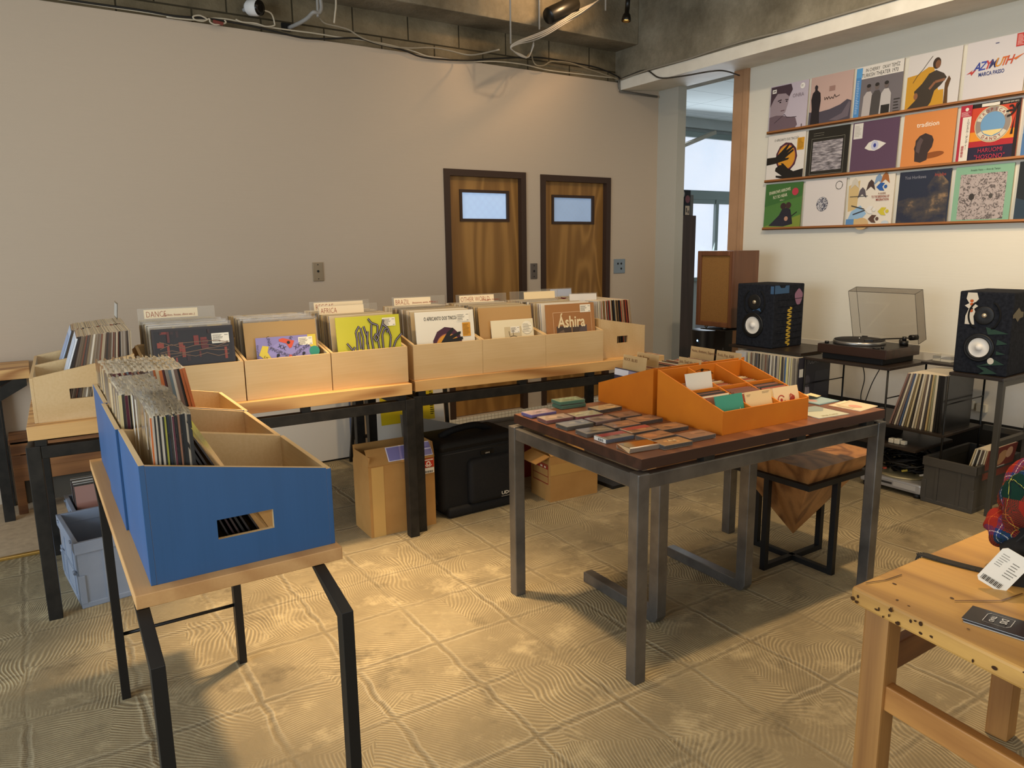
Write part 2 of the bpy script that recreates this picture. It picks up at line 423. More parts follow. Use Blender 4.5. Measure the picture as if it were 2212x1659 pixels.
def frosted(name, c1, c2, strength, scale, glow_noise=2.0):
    """wired / frosted glass with daylight behind it"""
    mt, nt, b = new_mat(name); t = NT(nt)
    n = t.noise(t.coord(), glow_noise, 2)
    ck = t.n('ShaderNodeTexVoronoi'); ck.inputs['Scale'].default_value = scale; ck.inputs['Randomness'].default_value = .15; t.l(t.coord(rot=(0, R(45), 0)), ck.inputs['Vector'])
    col = t.mix(n.outputs[0], c1, c2)
    col = t.mix(t.math('MULTIPLY', ck.outputs['Distance'], .38), col, '7A8796')
    t.l(col, b.inputs['Emission Color']); b.inputs['Emission Strength'].default_value = strength
    b.inputs['Base Color'].default_value = srgb('9FB0C4'); b.inputs['Roughness'].default_value = .25
    t.bump(ck.outputs['Distance'], .3, .003, b); return mt

F_WALL = wallpaper('cream_wallpaper', 'BFAE99'); F_RW = wallpaper('white_wallpaper', 'E2DCCB')
F_CON = concrete('raw_concrete', '625A49', '938974', 'B0A68F'); F_BLK = concrete('concrete_blocks', '564D3B', '82765E', '9E9076', True)
F_WHITE = noisy('white_paint', 'CFC8B8', 'E2DCCD', 5, .6)
B_STEEL = noisy('black_steel', '201F1D', '35322D', 14, .45, .5)
RAW_STEEL = noisy('raw_steel', '5C5955', '85817B', 6, .33, .7, 0, 60, 6)
PLY = wood('plywood', 'C6A26C', 'DCBF90', 'x', 2.2, .35, .55, .22, .55)
PLYZ = wood('plywood', 'C9A672', 'DEC398', 'z', 2.2, .35, .55, .22, .55)
PLYE = M('E0C495', .6)
PINE = wood('pine', 'DDB070', '96602C', 'x', 5.0, .13, .5, .62, .25, .1)
PINEY = wood('pine_light', 'D2A268', 'AE7A44', 'y', 3.4, .09, .5, .40, .3)
DOORW = wood('door_veneer', '7A5424', 'A67A3E', 'z', 3.4, .16, .45, .55, .35, .1)
DARKW = wood('walnut', '3A2015', '5E3726', 'x', 5, .08, .4, .4, .5, .15)
BROWN = M('3A281D', .5)

# ------------------------------------------------------------------ the setting: shell
YB, XR = 5.12, 4.966
b = MB(); b.box((-3.6, -2.7, -.1), (8.6, 6.7, 0)); struct(b.build('floor', floor_mat()))
b = MB(); b.box((-3.5, 4.19, 0), (.95, 5.12, .012)); struct(b.build('floor_platform', noisy('beige_vinyl', 'A9957A', 'C0AB8C', 30, .6)))
b = MB(); b.box((-3.5, 4.165, 0), (.95, 4.19, .016), 0, .004); struct(b.build('trim_1', M('B08A45', .35, .6)))
b = MB()
d1 = [(2.752, YB, .10), (3.496, YB, .10), (3.496, YB, 2.05), (2.752, YB, 2.05)]
d2 = [(3.653, YB, .10), (4.400, YB, .10), (4.400, YB, 2.042), (3.653, YB, 2.042)]
b.prism([(-3.5, YB, 0), (5.06, YB, 0), (5.06, YB, 2.845), (-3.5, YB, 2.845)], (0, .12, 0), 0, [d1, d2]); struct(b.build('wall_back', F_WALL))
b = MB(); b.box((2.70, YB - .012, 0), (4.45, YB, .098)); b.box((2.70, YB, .085), (4.45, YB + .1, .099)); struct(b.build('trim_2', tile_mat()))
b = MB(); b.box((-3.5, 5.17, 2.80), (4.6, 5.3, 3.13)); struct(b.build('wall_blocks', F_BLK))
b = MB(); b.box((-3.5, 4.884, 3.103), (4.493, 5.3, 3.6), 0, .01); struct(b.build('beam_back', F_CON))
b = MB(); b.box((4.493, -2.6, 2.862), (5.3, 5.25, 3.6), 0, .006); struct(b.build('beam_right', F_CON))
b = MB(); b.prism([(4.488, -2.6, 2.78), (4.488, -2.6, 2.866), (5.06, -2.6, 2.866), (5.06, -2.6, 2.83)], (0, 7.72, 0)); struct(b.build('trim_3', F_WHITE))
b = MB(); b.box((-3.6, -2.7, 3.55), (5.3, 5.3, 3.65)); struct(b.build('ceiling', F_CON))
b = MB(); b.box((XR, -2.6, 0), (XR + .1, 4.11, 2.86)); struct(b.build('wall_right', F_RW))
b = MB(); b.box((XR, 4.876, 0), (XR + .1, 5.24, 2.83)); struct(b.build('wall_return', wallpaper('pale_wallpaper', 'B5B0A2')))
b = MB(); b.box((XR - .012, -2.6, 0), (XR, 4.11, .345)); struct(b.build('baseboard_right', M('17140F', .6)))
b = MB(); b.box((XR - .004, -2.6, .345), (XR, 4.11, .74)); struct(b.build('trim_4', noisy('pale_panel', 'C9C5BC', 'D6D2C8', 3, .6)))
b = MB(); b.box((XR - .02, 4.11, 0), (XR + .12, 4.252, 2.85), 0, .004); b.box((XR - .03, 4.105, 0), (XR - .0, 4.148, 2.85), 0, .004)
struct(b.build('trim_5', noisy('brown_paint', 'A27C5A', 'B38B67', 5, .5)))
# left wall with its window opening, front wall with the shop front
b = MB(); b.prism([(-3.5, -2.7, 0), (-3.5, 5.2, 0), (-3.5, 5.2, 3.6), (-3.5, -2.7, 3.6)], (-.1, 0, 0), 0, [[(-3.5, -.1, .4), (-3.5, 4.3, .4), (-3.5, 4.3, 2.7), (-3.5, -.1, 2.7)]]); struct(b.build('wall_left', F_RW))
b = MB(); b.prism([(-3.6, -2.6, 0), (5.1, -2.6, 0), (5.1, -2.6, 3.6), (-3.6, -2.6, 3.6)], (0, -.1, 0), 0, [[(-1.8, -2.6, .3), (3.4, -2.6, .3), (3.4, -2.6, 2.7), (-1.8, -2.6, 2.7)]]); struct(b.build('wall_front', F_RW))
# back room
b = MB(); b.box((5.06, 6.6, 0), (8.5, 6.7, 1.0)); b.box((5.06, 6.6, 2.80), (8.5, 6.7, 3.2)); b.box((5.06, 6.52, 2.84), (8.5, 6.6, 2.95))
b.box((8.4, 2.9, 0), (8.5, 6.7, 3.2)); b.box((5.06, 2.9, 0), (8.5, 3.0, 3.2)); b.box((4.98, 5.24, 0), (5.06, 6.7, 3.2)); struct(b.build('wall_back_room', wallpaper('grey_wallpaper', 'C4C8C6')))
mt, nt, bs = new_mat('ceiling_boards'); t = NT(nt); br = t.n('ShaderNodeTexBrick'); t.l(t.coord(), br.inputs['Vector']); br.offset = 0
br.inputs['Scale'].default_value = 1; br.inputs['Brick Width'].default_value = .9; br.inputs['Row Height'].default_value = .45; br.inputs['Mortar Size'].default_value = .004
t.l(t.mix(br.outputs['Fac'], 'D3DAD8', '8E9694'), bs.inputs['Base Color']); bs.inputs['Roughness'].default_value = .8
b = MB(); b.box((5.06, 2.9, 2.95), (8.5, 6.7, 3.05)); struct(b.build('ceiling_back_room', mt))
b = MB(); b.bar((6.37, 6.30, 2.53), (7.03, 6.30, 2.76), .06, .04); tag(b.build('batten', M('A59B8B', .6)), 'grey slanting batten across the top of the frosted back room window', 'batten')
# back room window
w = thing('window_1', 'frosted aluminium window in the back room behind the opening', 'window', (0, 0, 0)); w['kind'] = 'structure'
AL = M('8E9894', .4, .6)
b = MB()
for z0, z1 in ((2.735, 2.80), (2.005, 2.115), (1.0, 1.05)): b.box((5.3, 6.56, z0), (8.4, 6.64, z1), 0, .004)
for x0 in (5.3, 8.34): b.box((x0, 6.56, 1.0), (x0 + .06, 6.64, 2.80), 0, .004)
for x0 in (6.72, 7.39): b.box((x0, 6.555, 1.0), (x0 + .055, 6.62, 2.01), 0, .004)
b.box((5.3, 6.565, 1.955), (8.4, 6.62, 2.01), 0, .003); b.build('window_frame', AL, w)
FG = frosted('frosted_wire_glass', 'D5E2F4', 'F3F4FA', 1.05, 46)
b = MB(); b.box((5.36, 6.60, 2.115), (8.34, 6.606, 2.735)); b.build('transom_pane', FG, w)
b = MB(); b.box((5.36, 6.595, 1.05), (8.34, 6.60, 1.955)); b.build('sash_pane', FG, w)
# toilet doors
def door(n, x0, x1, z1, win, label, glass):
    d = thing('door_%d' % n, label, 'door'); d['kind'] = 'structure'
    b = MB(); f = .045
    b.prism([(x0 - .004, YB - .014, .10), (x0 + f, YB - .014, .10), (x0 + f, YB - .014, z1 - f), (x1 - f, YB - .014, z1 - f), (x1 - f, YB - .014, .10), (x1 + .004, YB - .014, .10), (x1 + .004, YB - .014, z1 + .004), (x0 - .004, YB - .014, z1 + .004)], (0, .11, 0))
    b.build('door_frame', BROWN, d)
    a0, a1, c0, c1 = win
    b = MB(); b.prism([(x0 + f, YB + .035, .105), (x1 - f, YB + .035, .105), (x1 - f, YB + .035, z1 - f), (x0 + f, YB + .035, z1 - f)], (0, .035, 0), 0,
                      [[(a0, YB + .035, c0), (a1, YB + .035, c0), (a1, YB + .035, c1), (a0, YB + .035, c1)]]); b.build('door_leaf', DOORW, d)
    b = MB(); g = .018
    yy = YB + .025; b.prism([(a0 - .004, yy, c0 - .004), (a1 + .004, yy, c0 - .004), (a1 + .004, yy, c1 + .004), (a0 - .004, yy, c1 + .004)], (0, .045, 0), 0, [[(a0 + g, yy, c0 + g), (a1 - g, yy, c0 + g), (a1 - g, yy, c1 - g), (a0 + g, yy, c1 - g)]]); b.build('window_frame', BROWN, d)
    b = MB(); b.box((a0 + .01, YB + .045, c0 + .01), (a1 - .01, YB + .05, c1 - .01)); b.build('window_pane', glass, d)
door(1, 2.752, 3.496, 2.05, (2.905, 3.356, 1.668, 1.904), 'left wood veneer toilet door with a plain bluish frosted window', frosted('blue_frosted_glass', '8FB2E0', 'A9C2E2', .78, 20))
door(2, 3.653, 4.400, 2.042, (3.793, 4.245, 1.652, 1.886), 'right wood veneer toilet door with a dimmer rippled frosted window', frosted('dim_rippled_glass', '5F7FA8', '93B0D6', .5, 30, 4))
# wall plates
def plate(x0, x1, z0, z1, col, holes, name, label):
    p = thing(name, label, 'wall plate', ((x0 + x1) / 2, YB, (z0 + z1) / 2)); w2, h2 = (x1 - x0) / 2, (z1 - z0) / 2
    b = MB(); b.box((-w2, -.008, -h2), (w2, 0, h2), 0, .003); b.build('cover_plate', M(col, .35, .6), p)
    b = MB()
    for hx, hz, r in holes: b.cyl((hx * w2, -.0075, hz * h2), (hx * w2, -.0092, hz * h2), r, 0, 10)
    b.build('socket', M('1B1A18', .6), p)
plate(1.693, 1.768, 1.244, 1.375, '9A8A72', [(0, .75, .004), (0, -.75, .004), (0, .05, .009)], 'wall_plate', 'beige metal wall plate alone on the cream back wall')
plate(3.543, 3.611, 1.196, 1.325, '77706A', [(0, .7, .005), (0, 0, .01), (0, -.7, .005)], 'wall_plate', 'narrow grey wall plate between the two toilet doors')
plate(4.455, 4.587, 1.214, 1.342, '9AA3A8', [(-.3, .35, .01), (.3, .35, .01), (.3, -.35, .01)], 'outlet_plate', 'wide pale grey outlet plate right of the toilet doors')
# cables, lamps and camera under the concrete
def cable(name, pts, r, mat, label, n=6, cat='cable'):
    b = MB(); b.tube(smooth_path(pts, n), r, 0, 8); return tag(b.build(name, mat), label, cat)
K_BLACK, K_WHITE, K_GREY = M('191816', .5), M('B9AE98', .5), M('8F8C86', .45)
cable('black_cable', [(-1.2,5.09,2.862),(.3,5.09,2.86),(0.741,5.090,2.862),(0.932,5.090,2.857),(1.120,5.090,2.870),(1.244,5.090,2.869),(1.444,5.090,2.859),(1.700,5.090,2.837),(1.876,5.090,2.852),(2.093,5.090,2.884),(2.229,5.090,2.868),(2.443,5.090,2.849),(2.609,5.090,2.821),(2.961,5.090,2.842),(3.211,5.090,2.885),(3.608,5.090,2.940),(3.961,5.090,2.941),(4.234,5.090,2.931),(4.443,5.090,2.889),(4.475,5.090,2.867)], .006, K_BLACK, 'long black cable sagging along the top edge of the cream wall')
cable('white_cable', [(-1.2,5.1,2.862),(0.742,5.100,2.857),(0.894,5.100,2.848),(1.052,5.100,2.854),(1.136,5.100,2.875),(1.219,5.100,2.885),(1.304,5.100,2.883),(1.448,5.100,2.876),(1.598,5.100,2.875),(1.800,5.100,2.878),(1.962,5.100,2.876),(2.217,5.100,2.880),(2.484,5.100,2.861),(2.671,5.100,2.831),(2.926,5.100,2.833),(3.217,5.100,2.867),(3.478,5.100,2.875),(3.730,5.100,2.859),(4.092,5.100,2.866),(4.465,5.100,2.874)], .005, K_WHITE, 'off-white cable running beside the black one along the top of the cream wall')
cable('white_cable_loop', [(1.115,5.070,2.862),(1.076,5.070,2.875),(1.037,5.070,2.864),(1.046,5.070,2.847),(1.093,5.070,2.846),(1.129,5.070,2.864),(1.134,5.070,2.845),(1.167,5.070,2.836),(1.224,5.070,2.854),(1.219,5.070,2.870)], .005, K_WHITE, 'small tied loop of white cable left of the security camera')
b = MB(); b.bar((1.15, 5.075, 2.853), (1.21, 5.07, 2.845), .02, .02, 0, .004); tag(b.build('cable_connector', M('6E2A1E', .5)), 'small dark red plug hanging at the white cable loop', 'plug')
cable('grey_cable', [(1.826,5.060,2.966),(1.863,5.060,2.939),(1.960,5.060,2.931),(2.030,5.060,2.920),(2.131,5.060,2.879),(2.304,5.060,2.856),(2.465,5.060,2.861),(2.653,5.060,2.887),(2.80,5.060,2.885),(2.946,5.0,2.860),(3.0,4.7,2.84)], .0055, M('958B78', .5), 'thick grey cable drooping from the conduit across the block wall')
cable('conduit', [(1.777,4.920,3.10),(1.790,4.920,3.011),(1.785,4.920,2.970),(1.766,4.920,2.954),(1.736,4.92,2.953),(1.717,4.97,2.932),(1.690,5.03,2.915),(1.646,5.15,2.902)], .013, K_GREY, 'bent light grey conduit entering a hole in the block wall')
cable('conduit', [(1.768,4.920,3.10),(1.766,4.92,3.0),(1.764,4.920,2.93)], .009, K_GREY, 'short straight grey conduit beside the bent one', 2)
cable('hanging_cable', [(1.875,4.870,3.10),(1.870,4.87,3.0),(1.862,4.870,2.953),(1.852,4.870,2.894)], .006, K_WHITE, 'cut end of a white cable dangling in front of the block wall')
b = MB(); b.box((1.60, 5.15, 2.885), (1.66, 5.169, 2.93)); tag(b.build('wall_hole', M('0E0D0B', .9)), 'dark hole in the block wall where the bent conduit enters', 'hole')
for k, dz in enumerate((0, .012, -.012, .022)):
    cable('cable_bundle', [(3.815+.01*k,4.55+.012*k,3.272),(3.626,4.55+.012*k,3.144+dz),(3.442,4.55,3.037+dz),(3.308,4.55,2.958+dz),(3.198,4.55+.01*k,2.908+dz),(3.070,4.55,2.862+dz*.6),(3.001,4.55,2.825+dz*.3),(3.027,4.56,2.805),(3.101,4.58,2.788+dz*.4),(3.176,4.6,2.789),(3.219,4.62,2.832),(3.231,4.6,2.891+dz)], .0045, K_GREY, 'grey cable in the tied bundle slanting down below the black spotlight').__setitem__('group', 'tied bundle of grey cables')
cable('cable_loops', [(3.3,4.8,2.84),(3.45,4.95,2.93),(3.529,5.040,2.900),(3.565,5.040,2.867),(3.638,5.040,2.875),(3.713,5.040,2.912),(3.889,5.040,2.923),(4.072,5.040,2.900),(4.233,5.040,2.878),(4.414,5.040,2.848)], .0055, M('857A64', .5), 'tan coiled cables from the bundle to the corner of the block wall')
cable('beam_cable', [(4.480,5.083,2.868),(4.480,4.972,2.877),(4.480,4.775,2.880),(4.480,4.612,2.791),(4.480,4.363,2.758),(4.50,4.105,2.745),(4.6,4.05,2.75),(4.9,4.16,2.77)], .006, M('3A362F', .5), 'dark cable sagging from the white beam edge towards the brown post')
cable('beam_edge_cable', [(4.475,5.077,2.861),(4.475,4.740,2.877),(4.475,4.311,2.872),(4.475,4.048,2.881),(4.475,3.749,2.884),(4.475,3.411,2.870),(4.475,3.201,2.872),(4.475,2.677,2.872),(4.475,1.6,2.872),(4.475,.2,2.87)], .007, M('8D8575', .5), 'grey cable lying along the top of the white beam edge')
cable('raceway', [(4.474,5.100,2.860),(4.477,5.100,2.809),(4.489,5.100,2.772),(4.928,5.100,2.768)], .010, M('6E6A62', .5), 'grey raceway under the end of the white beam at the back wall', 1)
for i, (x, z0, yy) in enumerate(((3.0, 2.846, 4.55), (3.244, 2.972, 4.55), (3.723, 3.13, 4.40))):
    b = MB(); b.cyl((x, yy, 3.55), (x, yy, z0), .006, 0, 8); tag(b.build('hanging_rod', K_GREY), ('long thin steel rod holding the cable bundle from above', 'thin steel rod ending at the knot behind the bundle', 'short steel rod end between the two lamps')[i], 'rod')
l = thing('spotlight', 'large black cylinder spotlight hanging under the ceiling beam', 'spotlight', (3.355, 4.6, 3.085))
b = MB(); dv = Vector((.272, 0, .14)).normalized(); b.lathe([(0, .0), (.052, .0), (.058, .012), (.058, .27), (.05, .28), (0, .285)], (0, 0, 0), dv); b.build('lamp_body', M('15130F', .35), l)
b = MB(); b.cyl((.15, 0, .08), (.15, 0, .465), .012); b.build('stem', M('15130F', .35), l)
l = thing('spotlight', 'small black bell shaped spotlight with a glowing amber bulb', 'spotlight', (4.10, 4.6, 3.16))
b = MB(); b.lathe([(.034, 0), (.037, .004), (.030, .045), (.018, .06), (.018, .10)], (0, 0, 0), (.1, 0, 1)); b.build('reflector', M('15130F', .3), l)
b = MB(); b.cyl((.010, 0, .085), (.020, 0, .2), .018); b.cyl((.02, 0, .2), (.02, 0, .39), .008); b.build('stem', M('15130F', .35), l)
mt, nt, bs = new_mat('amber_bulb'); bs.inputs['Emission Color'].default_value = (1, .45, .1, 1); bs.inputs['Emission Strength'].default_value = 3
b = MB(); b.lathe([(0, .012), (.020, .014), (.024, .03), (.014, .05)], (0, 0, 0), (.1, 0, 1)); b.build('bulb', mt, l)
c = thing('security_camera', 'white security camera with a black face on the block wall', 'security camera', (1.40, 5.06, 2.965))
b = MB(); dv = Vector((.55, -.8, -.12)); b.lathe([(0, -.055), (.032, -.052), (.047, -.03), (.049, .02), (.046, .045)], (0, 0, 0), dv); b.build('housing', M('DAD7D2', .35), c)
b = MB(); b.lathe([(.046, .043), (.044, .052), (.02, .054), (0, .05)], (0, 0, 0), dv); b.build('face_plate', M('14110E', .15), c)
b = MB(); b.cyl((-.02, .03, .0), (-.03, .112, .01), .014); b.build('bracket', M('DAD7D2', .35), c)
cable('camera_cord', [(1.44,5.04,2.955),(1.507,5.060,2.949),(1.531,5.080,2.901),(1.525,5.080,2.882),(1.474,5.080,2.871),(1.411,5.080,2.880),(1.329,5.080,2.876),(1.289,5.080,2.886)], .005, K_WHITE, 'white cord curling down from the security camera')

# ------------------------------------------------------------------ frames, crates, records
class Fr:
    def __init__(s, loc, deg): s.loc = Vector(loc); s.a = R(deg)
    def w(s, x, y, z): c, n = math.cos(s.a), math.sin(s.a); return Vector((s.loc.x + c * x - n * y, s.loc.y + n * x + c * y, s.loc.z + z))
BLUE = wood('blue_paint', '24507E', '2A588A', 'z', 3, .2, .45, .25, .5)
def crate(label, fr, w, d, hf, hb, blue=False, hole=(.13, .21, .084, .126), group='record crates'):
    c = thing('record_crate', label, 'record crate', fr.loc, fr.a, group); t = .012
    mats = [PLY, BLUE] if blue else [PLY]
    def paint(o, n):
        if not blue: return
        n = Vector(n)
        for p in o.data.polygons:
            if p.normal.dot(n) > .9 or p.normal.z < -.9: p.material_index = 1
    b = MB(); b.box((0, 0, 0), (w, t, hf), 0, .0012); o = b.build('front_panel', mats, c); paint(o, (0, -1, 0))
    if blue:
        for p in o.data.polygons:
            if abs(p.normal.x) > .9: p.material_index = 1
    b = MB(); b.box((0, d - t, 0), (w, d, hb), 0, .0012); o = b.build('back_panel', mats, c); paint(o, (0, 1, 0))
    if blue:
        for p in o.data.polygons:
            if abs(p.normal.x) > .9: p.material_index = 1
    for sx in (0, 1):
        x0 = 0 if sx == 0 else w - t; y0, y1, z0, z1 = hole
        sl = lambda y: hf + (hb - hf) * y / d
        b = MB(); b.prism([(x0, t, 0), (x0, d - t, 0), (x0, d - t, sl(d - t)), (x0, t, sl(t))], (t, 0, 0), 0, [[(x0, y0, z0), (x0, y1, z0), (x0, y1, z1), (x0, y0, z1)]])
        o = b.build('side_panel', mats, c); paint(o, (-1 if sx == 0 else 1, 0, 0))
    b = MB(); b.box((t, t, .0), (w - t, d - t, .009)); b.build('base_panel', mats, c)
    return c
_rm = {}
SPINES = ['2B2622', 'D9CFBC', '8A7F70', '1E2A3F', 'C8B48E', '6E3B2C', 'E8E2D4', '3B3A38', 'B99A52', '70777C', '9C8B78', '5B2A2A', 'CFC7B8', '2F4A44', 'A85A32', '4C4036', 'D8C060', '8F9BA6']
WARMS = ['6A5A48', '8B7A66', '3A2A20', 'B8A88E', '5A4638', 'A08F78', 'D2C6B0', '7B4A36', '2A241F', '9A8C7C', '484038', 'C2B294']
def rec_mesh(w, h, face, spine):
    k = (w, h, face, spine)
    if k in _rm: return _rm[k]
    b = MB(); b.box((-w / 2, -.5, 0), (w / 2, .5, h), 0)
    bmesh.ops.recalc_face_normals(b.bm, faces=b.bm.faces)
    for f in b.bm.faces:
        if abs(f.normal.x) > .5: f.material_index = 1
        elif f.normal.z > .5: f.material_index = 2
    me = bpy.data.meshes.new('record_sleeve'); b.bm.to_mesh(me); b.bm.free()
    for mm in (M(face, .3, coat=.3), M(spine, .45), M('D8CAB0', .7)): me.materials.append(mm)
    _rm[k] = me; return me
def record(p, rz, tilt, thick, label, w=.33, h=.33, face='C9C0AE', spine='8A7F70', group=None, name='record_sleeve', cat='record', roll=0.0):
    o = bpy.data.objects.new(name, rec_mesh(w, h, face, spine)); COL.objects.link(o)
    o.location = p; o.rotation_euler = (-tilt, roll, rz); o.scale = (1, thick, 1)
    return tag(o, label, cat, group)
_ps = {}
def sleeve_part(o, w, h, seed, open_top=.012):
    """crinkled clear outer sleeve around a record"""
    k = (w, h, seed % 3)
    if k not in _ps:
        rr = random.Random(seed); b = MB(); n = 14
        for sy in (-.62, .62):
            row0, row1 = [], []
            for i in range(n + 1):
                x = -w / 2 - .003 + (w + .006) * i / n
                row0.append(b.bm.verts.new((x, sy, 0))); row1.append(b.bm.verts.new((x, sy + rr.uniform(-.35, .35), h + open_top * rr.uniform(.5, 1.4))))
            for i in range(n): b.bm.faces.new((row0[i], row0[i + 1], row1[i + 1], row1[i]))
        me = bpy.data.meshes.new('plastic_sleeve'); b.bm.to_mesh(me); b.bm.free(); me.materials.append(clear('outer_sleeve', 'E6E6E6', .10, .12)); _ps[k] = me
    q = bpy.data.objects.new('plastic_sleeve', _ps[k]); COL.objects.link(q); q.parent = o
    if o.type == 'EMPTY': q.scale = (1, .012, 1)
    return q
STUFF = MB(); STUFF_M = []
def stuff_rec(p, rz, tilt, thick, w, h, face, spine):
    for c in (face, spine, 'C9BDA8'):
        if c not in STUFF_M: STUFF_M.append(c)
    STUFF.T = Matrix.Translation(p) @ Euler((-tilt, 0, rz)).to_matrix().to_4x4()
    fs = STUFF.box((-w / 2, -thick / 2, 0), (w / 2, thick / 2, h)); ax = STUFF.T.to_3x3()
    for f in fs:
        n = ax.inverted() @ f.normal if f.normal.length else Vector((0, 1, 0)); f.normal_update(); n = ax.inverted() @ f.normal
        f.material_index = STUFF_M.index(spine if abs(n.x) > .5 else ('C9BDA8' if n.z > .5 else face))
def stack(fr, n, y0, y1, t0, t1, xc, zb, label, group, spines=SPINES, faces=None, w=.33, h=.33, seed=0, thick=(.003, .006), jx=.004, jz=.004, sleeves=0, keep=None):
    rr = random.Random(seed); out = []
    for i in range(n):
        f = i / max(n - 1, 1); y = y0 + (y1 - y0) * f; th = min(rr.uniform(*thick), abs(y1 - y0) / max(n - 1, 1) * .93)
        tilt = t0 + (t1 - t0) * f; sp = rr.choice(spines); fc = rr.choice(faces or spines)
        pos = fr.w(xc + rr.uniform(-jx, jx), y, zb + rr.uniform(0, jz))
        if keep is not None and not keep(i): stuff_rec(pos, fr.a, R(tilt), th, w, h, fc, sp); continue
        o = record(pos, fr.a, R(tilt), th, label, w, h, fc, sp, group)
        if sleeves and i % sleeves == 0: sleeve_part(o, w, h, seed + i)
        out.append(o)
    return out
def sticker(o, x, y, w, W, H, yf):
    """white price sticker with printed lines on a cover"""
    a = Art((-W / 2, yf, 0), (1, 0, 0), (0, 0, 1), (0, -1, 0), W, H, .0016)
    a.rect('EFE6D0', x, y, x + w, y + w * .6); a.lines('6B6356', x + w * .06, y + w * .06, x + w * .66, y + w * .52, 7, 3, .5); a.rect('8A8478', x + w * .74, y + w * .46, x + w * .94, y + w * .5); a.rect('8A8478', x + w * .8, y + w * .06, x + w * .94, y + w * .1)
    return a.build('price_sticker', o)
def cover(p, rz, tilt, label, face, W=.33, H=.33, th=.006, spine='D9CFBC', cat='record', glossy=True, roll=0.0):
    o = thing('record_sleeve', label, cat, p); o.rotation_euler = (-tilt, roll, rz)
    b = MB(); b.box((-W / 2, -th / 2, 0), (W / 2, th / 2, H), 0, .0006); b.build('sleeve', M(face, .35, coat=.15) if isinstance(face, str) else face, o)
    return o, Art((-W / 2, -th / 2, 0), (1, 0, 0), (0, 0, 1), (0, -1, 0), W, H)

# ---------------- black steel display tables with pine tops
def steel_table(label, fr, L, D, zt, legs=True):
    t = thing('display_table', label, 'table', fr.loc, fr.a, 'black steel display tables with pine tops')
    b = MB(); b.box((0, 0, zt - .055), (L, D, zt), 0, .002); b.build('table_top', PINE, t)
    s = .05; z1 = zt - .08
    for x in (-.012, L - .038):
        for y in (.0, D - .05):
            b = MB(); b.box((x, y, 0), (x + s, y + s, z1), 0, .003); b.build('leg', B_STEEL, t)
    b = MB()
    for y in (.002, D - .048): b.box((.038, y, z1 - .052), (L - .038, y + .045, z1 - .002), 0, .003)
    for x in (-.008, L - .034): b.box((x, .05, z1 - .052), (x + .045, D - .05, z1 - .002), 0, .003)
    b.build('frame_rail', B_STEEL, t)
    b = MB()
    for x in (.02, L * .38, L * .66, L - .07):
        for y in (.01, D - .05): b.box((x, y, z1 - .002), (x + .04, y + .04, zt - .055))
    b.build('spacer_block', B_STEEL, t)
    return t
TA = Fr((-.057, 3.342, 0), -2.0); TB = Fr((1.592, 3.330, 0), -4.3)
steel_table('left black steel display table with an end crate facing left', TA, 1.612, .80, .805)
steel_table('right black steel display table in front of the two toilet doors', TB, 1.62, .80, .805)
LIGHTS = ['CBB489', 'D9C7A4', 'E6DCC6', 'BFA77D', 'A89474', 'D6CCBA', '8F7F68', 'C7B18A']
def acryl(fr, x0, x1, y, z0, z1, card, body, label, col='E9D6B2', ink='9C3C20', size=.036, small=None, tilt=6):
    o = thing('divider_sign', label, 'divider sign', fr.w((x0 + x1) / 2, y, z0), fr.a, 'clear divider signs'); o.rotation_euler = (-R(tilt), 0, fr.a)
    hw = (x1 - x0) / 2; h = z1 - z0
    b = MB(); b.box((-hw, -.001, 0), (hw, .001, h)); b.build('acrylic_plate', clear('acrylic', 'D8D2C4', .12, .05), o)
    if card:
        c0, c1 = card[0] - (x0 + x1) / 2, card[1] - (x0 + x1) / 2; ch = card[2]
        b = MB(); b.box((c0, -.0022, h - ch - .008), (c1, -.0012, h - .006)); b.build('paper_card', M(col, .7), o)
        if body:
            a = Art((c0, -.0022, h - ch - .008), (1, 0, 0), (0, 0, 1), (0, -1, 0), c1 - c0, ch + .002)
            a.text(ink, .03, .14, .95, body, align='LEFT', sx=.64, spacing=1.04, bold=-.016)
            if small: a.text(ink, small[1], .2, .36, small[0], align='LEFT', shear=.2, sx=.85)
            a.build('hand_lettering', o)
    return o
# ---------------- crates on the left table
CD = Fr((.380, 3.353, .805), -.6); CP = Fr((.776, 3.349, .805), -.6); CY = Fr((1.171, 3.345, .805), -.6)
CW, CDp, HF, HB = .391, .345, .18, .245
for fr, nm in ((CD, 'plywood crate of dance records behind the blue crates'), (CP, 'plywood crate holding the lilac sleeve'), (CY, 'plywood crate holding the yellow-green sleeve at the end of the left table')):
    crate(nm, fr, CW, CDp, HF, HB)
CLD = .375
CL1 = Fr((-.014, 3.777, .805), -92); CL2 = Fr((.000, 4.155, .805), -92)
crate('plywood crate turned left at the near left table end, hand hole in its side', CL1, .375, CLD, HF, HB)
crate('plywood crate turned left, behind the other one at the left table end', CL2, .375, CLD, HF, HB)
stack(CL1, 36, .085, .358, 17, 2, .1875, .0095, 'thin record packed in the near left-facing crate at the table end', 'records in the near left-facing crate', WARMS, keep=lambda i: i % 2 == 0, seed=11, thick=(.005, .0068))
stack(CL2, 30, .060, .358, 19, 3, .1875, .0095, 'record packed in the rear left-facing crate at the table end', 'records in the rear left-facing crate', WARMS + ['8C4A30'], keep=lambda i: i % 2 == 0, seed=12, thick=(.006, .008))
o, a = cover(CL1.w(.1875, .070, .0098), CL1.a, R(19), 'front record in a clear white sleeve leaning in the near left-facing crate', 'D8DCE0', spine='D8DCE0'); a.rect('C3CCD8', .04, .04, .96, .96).build('cover_art', o)
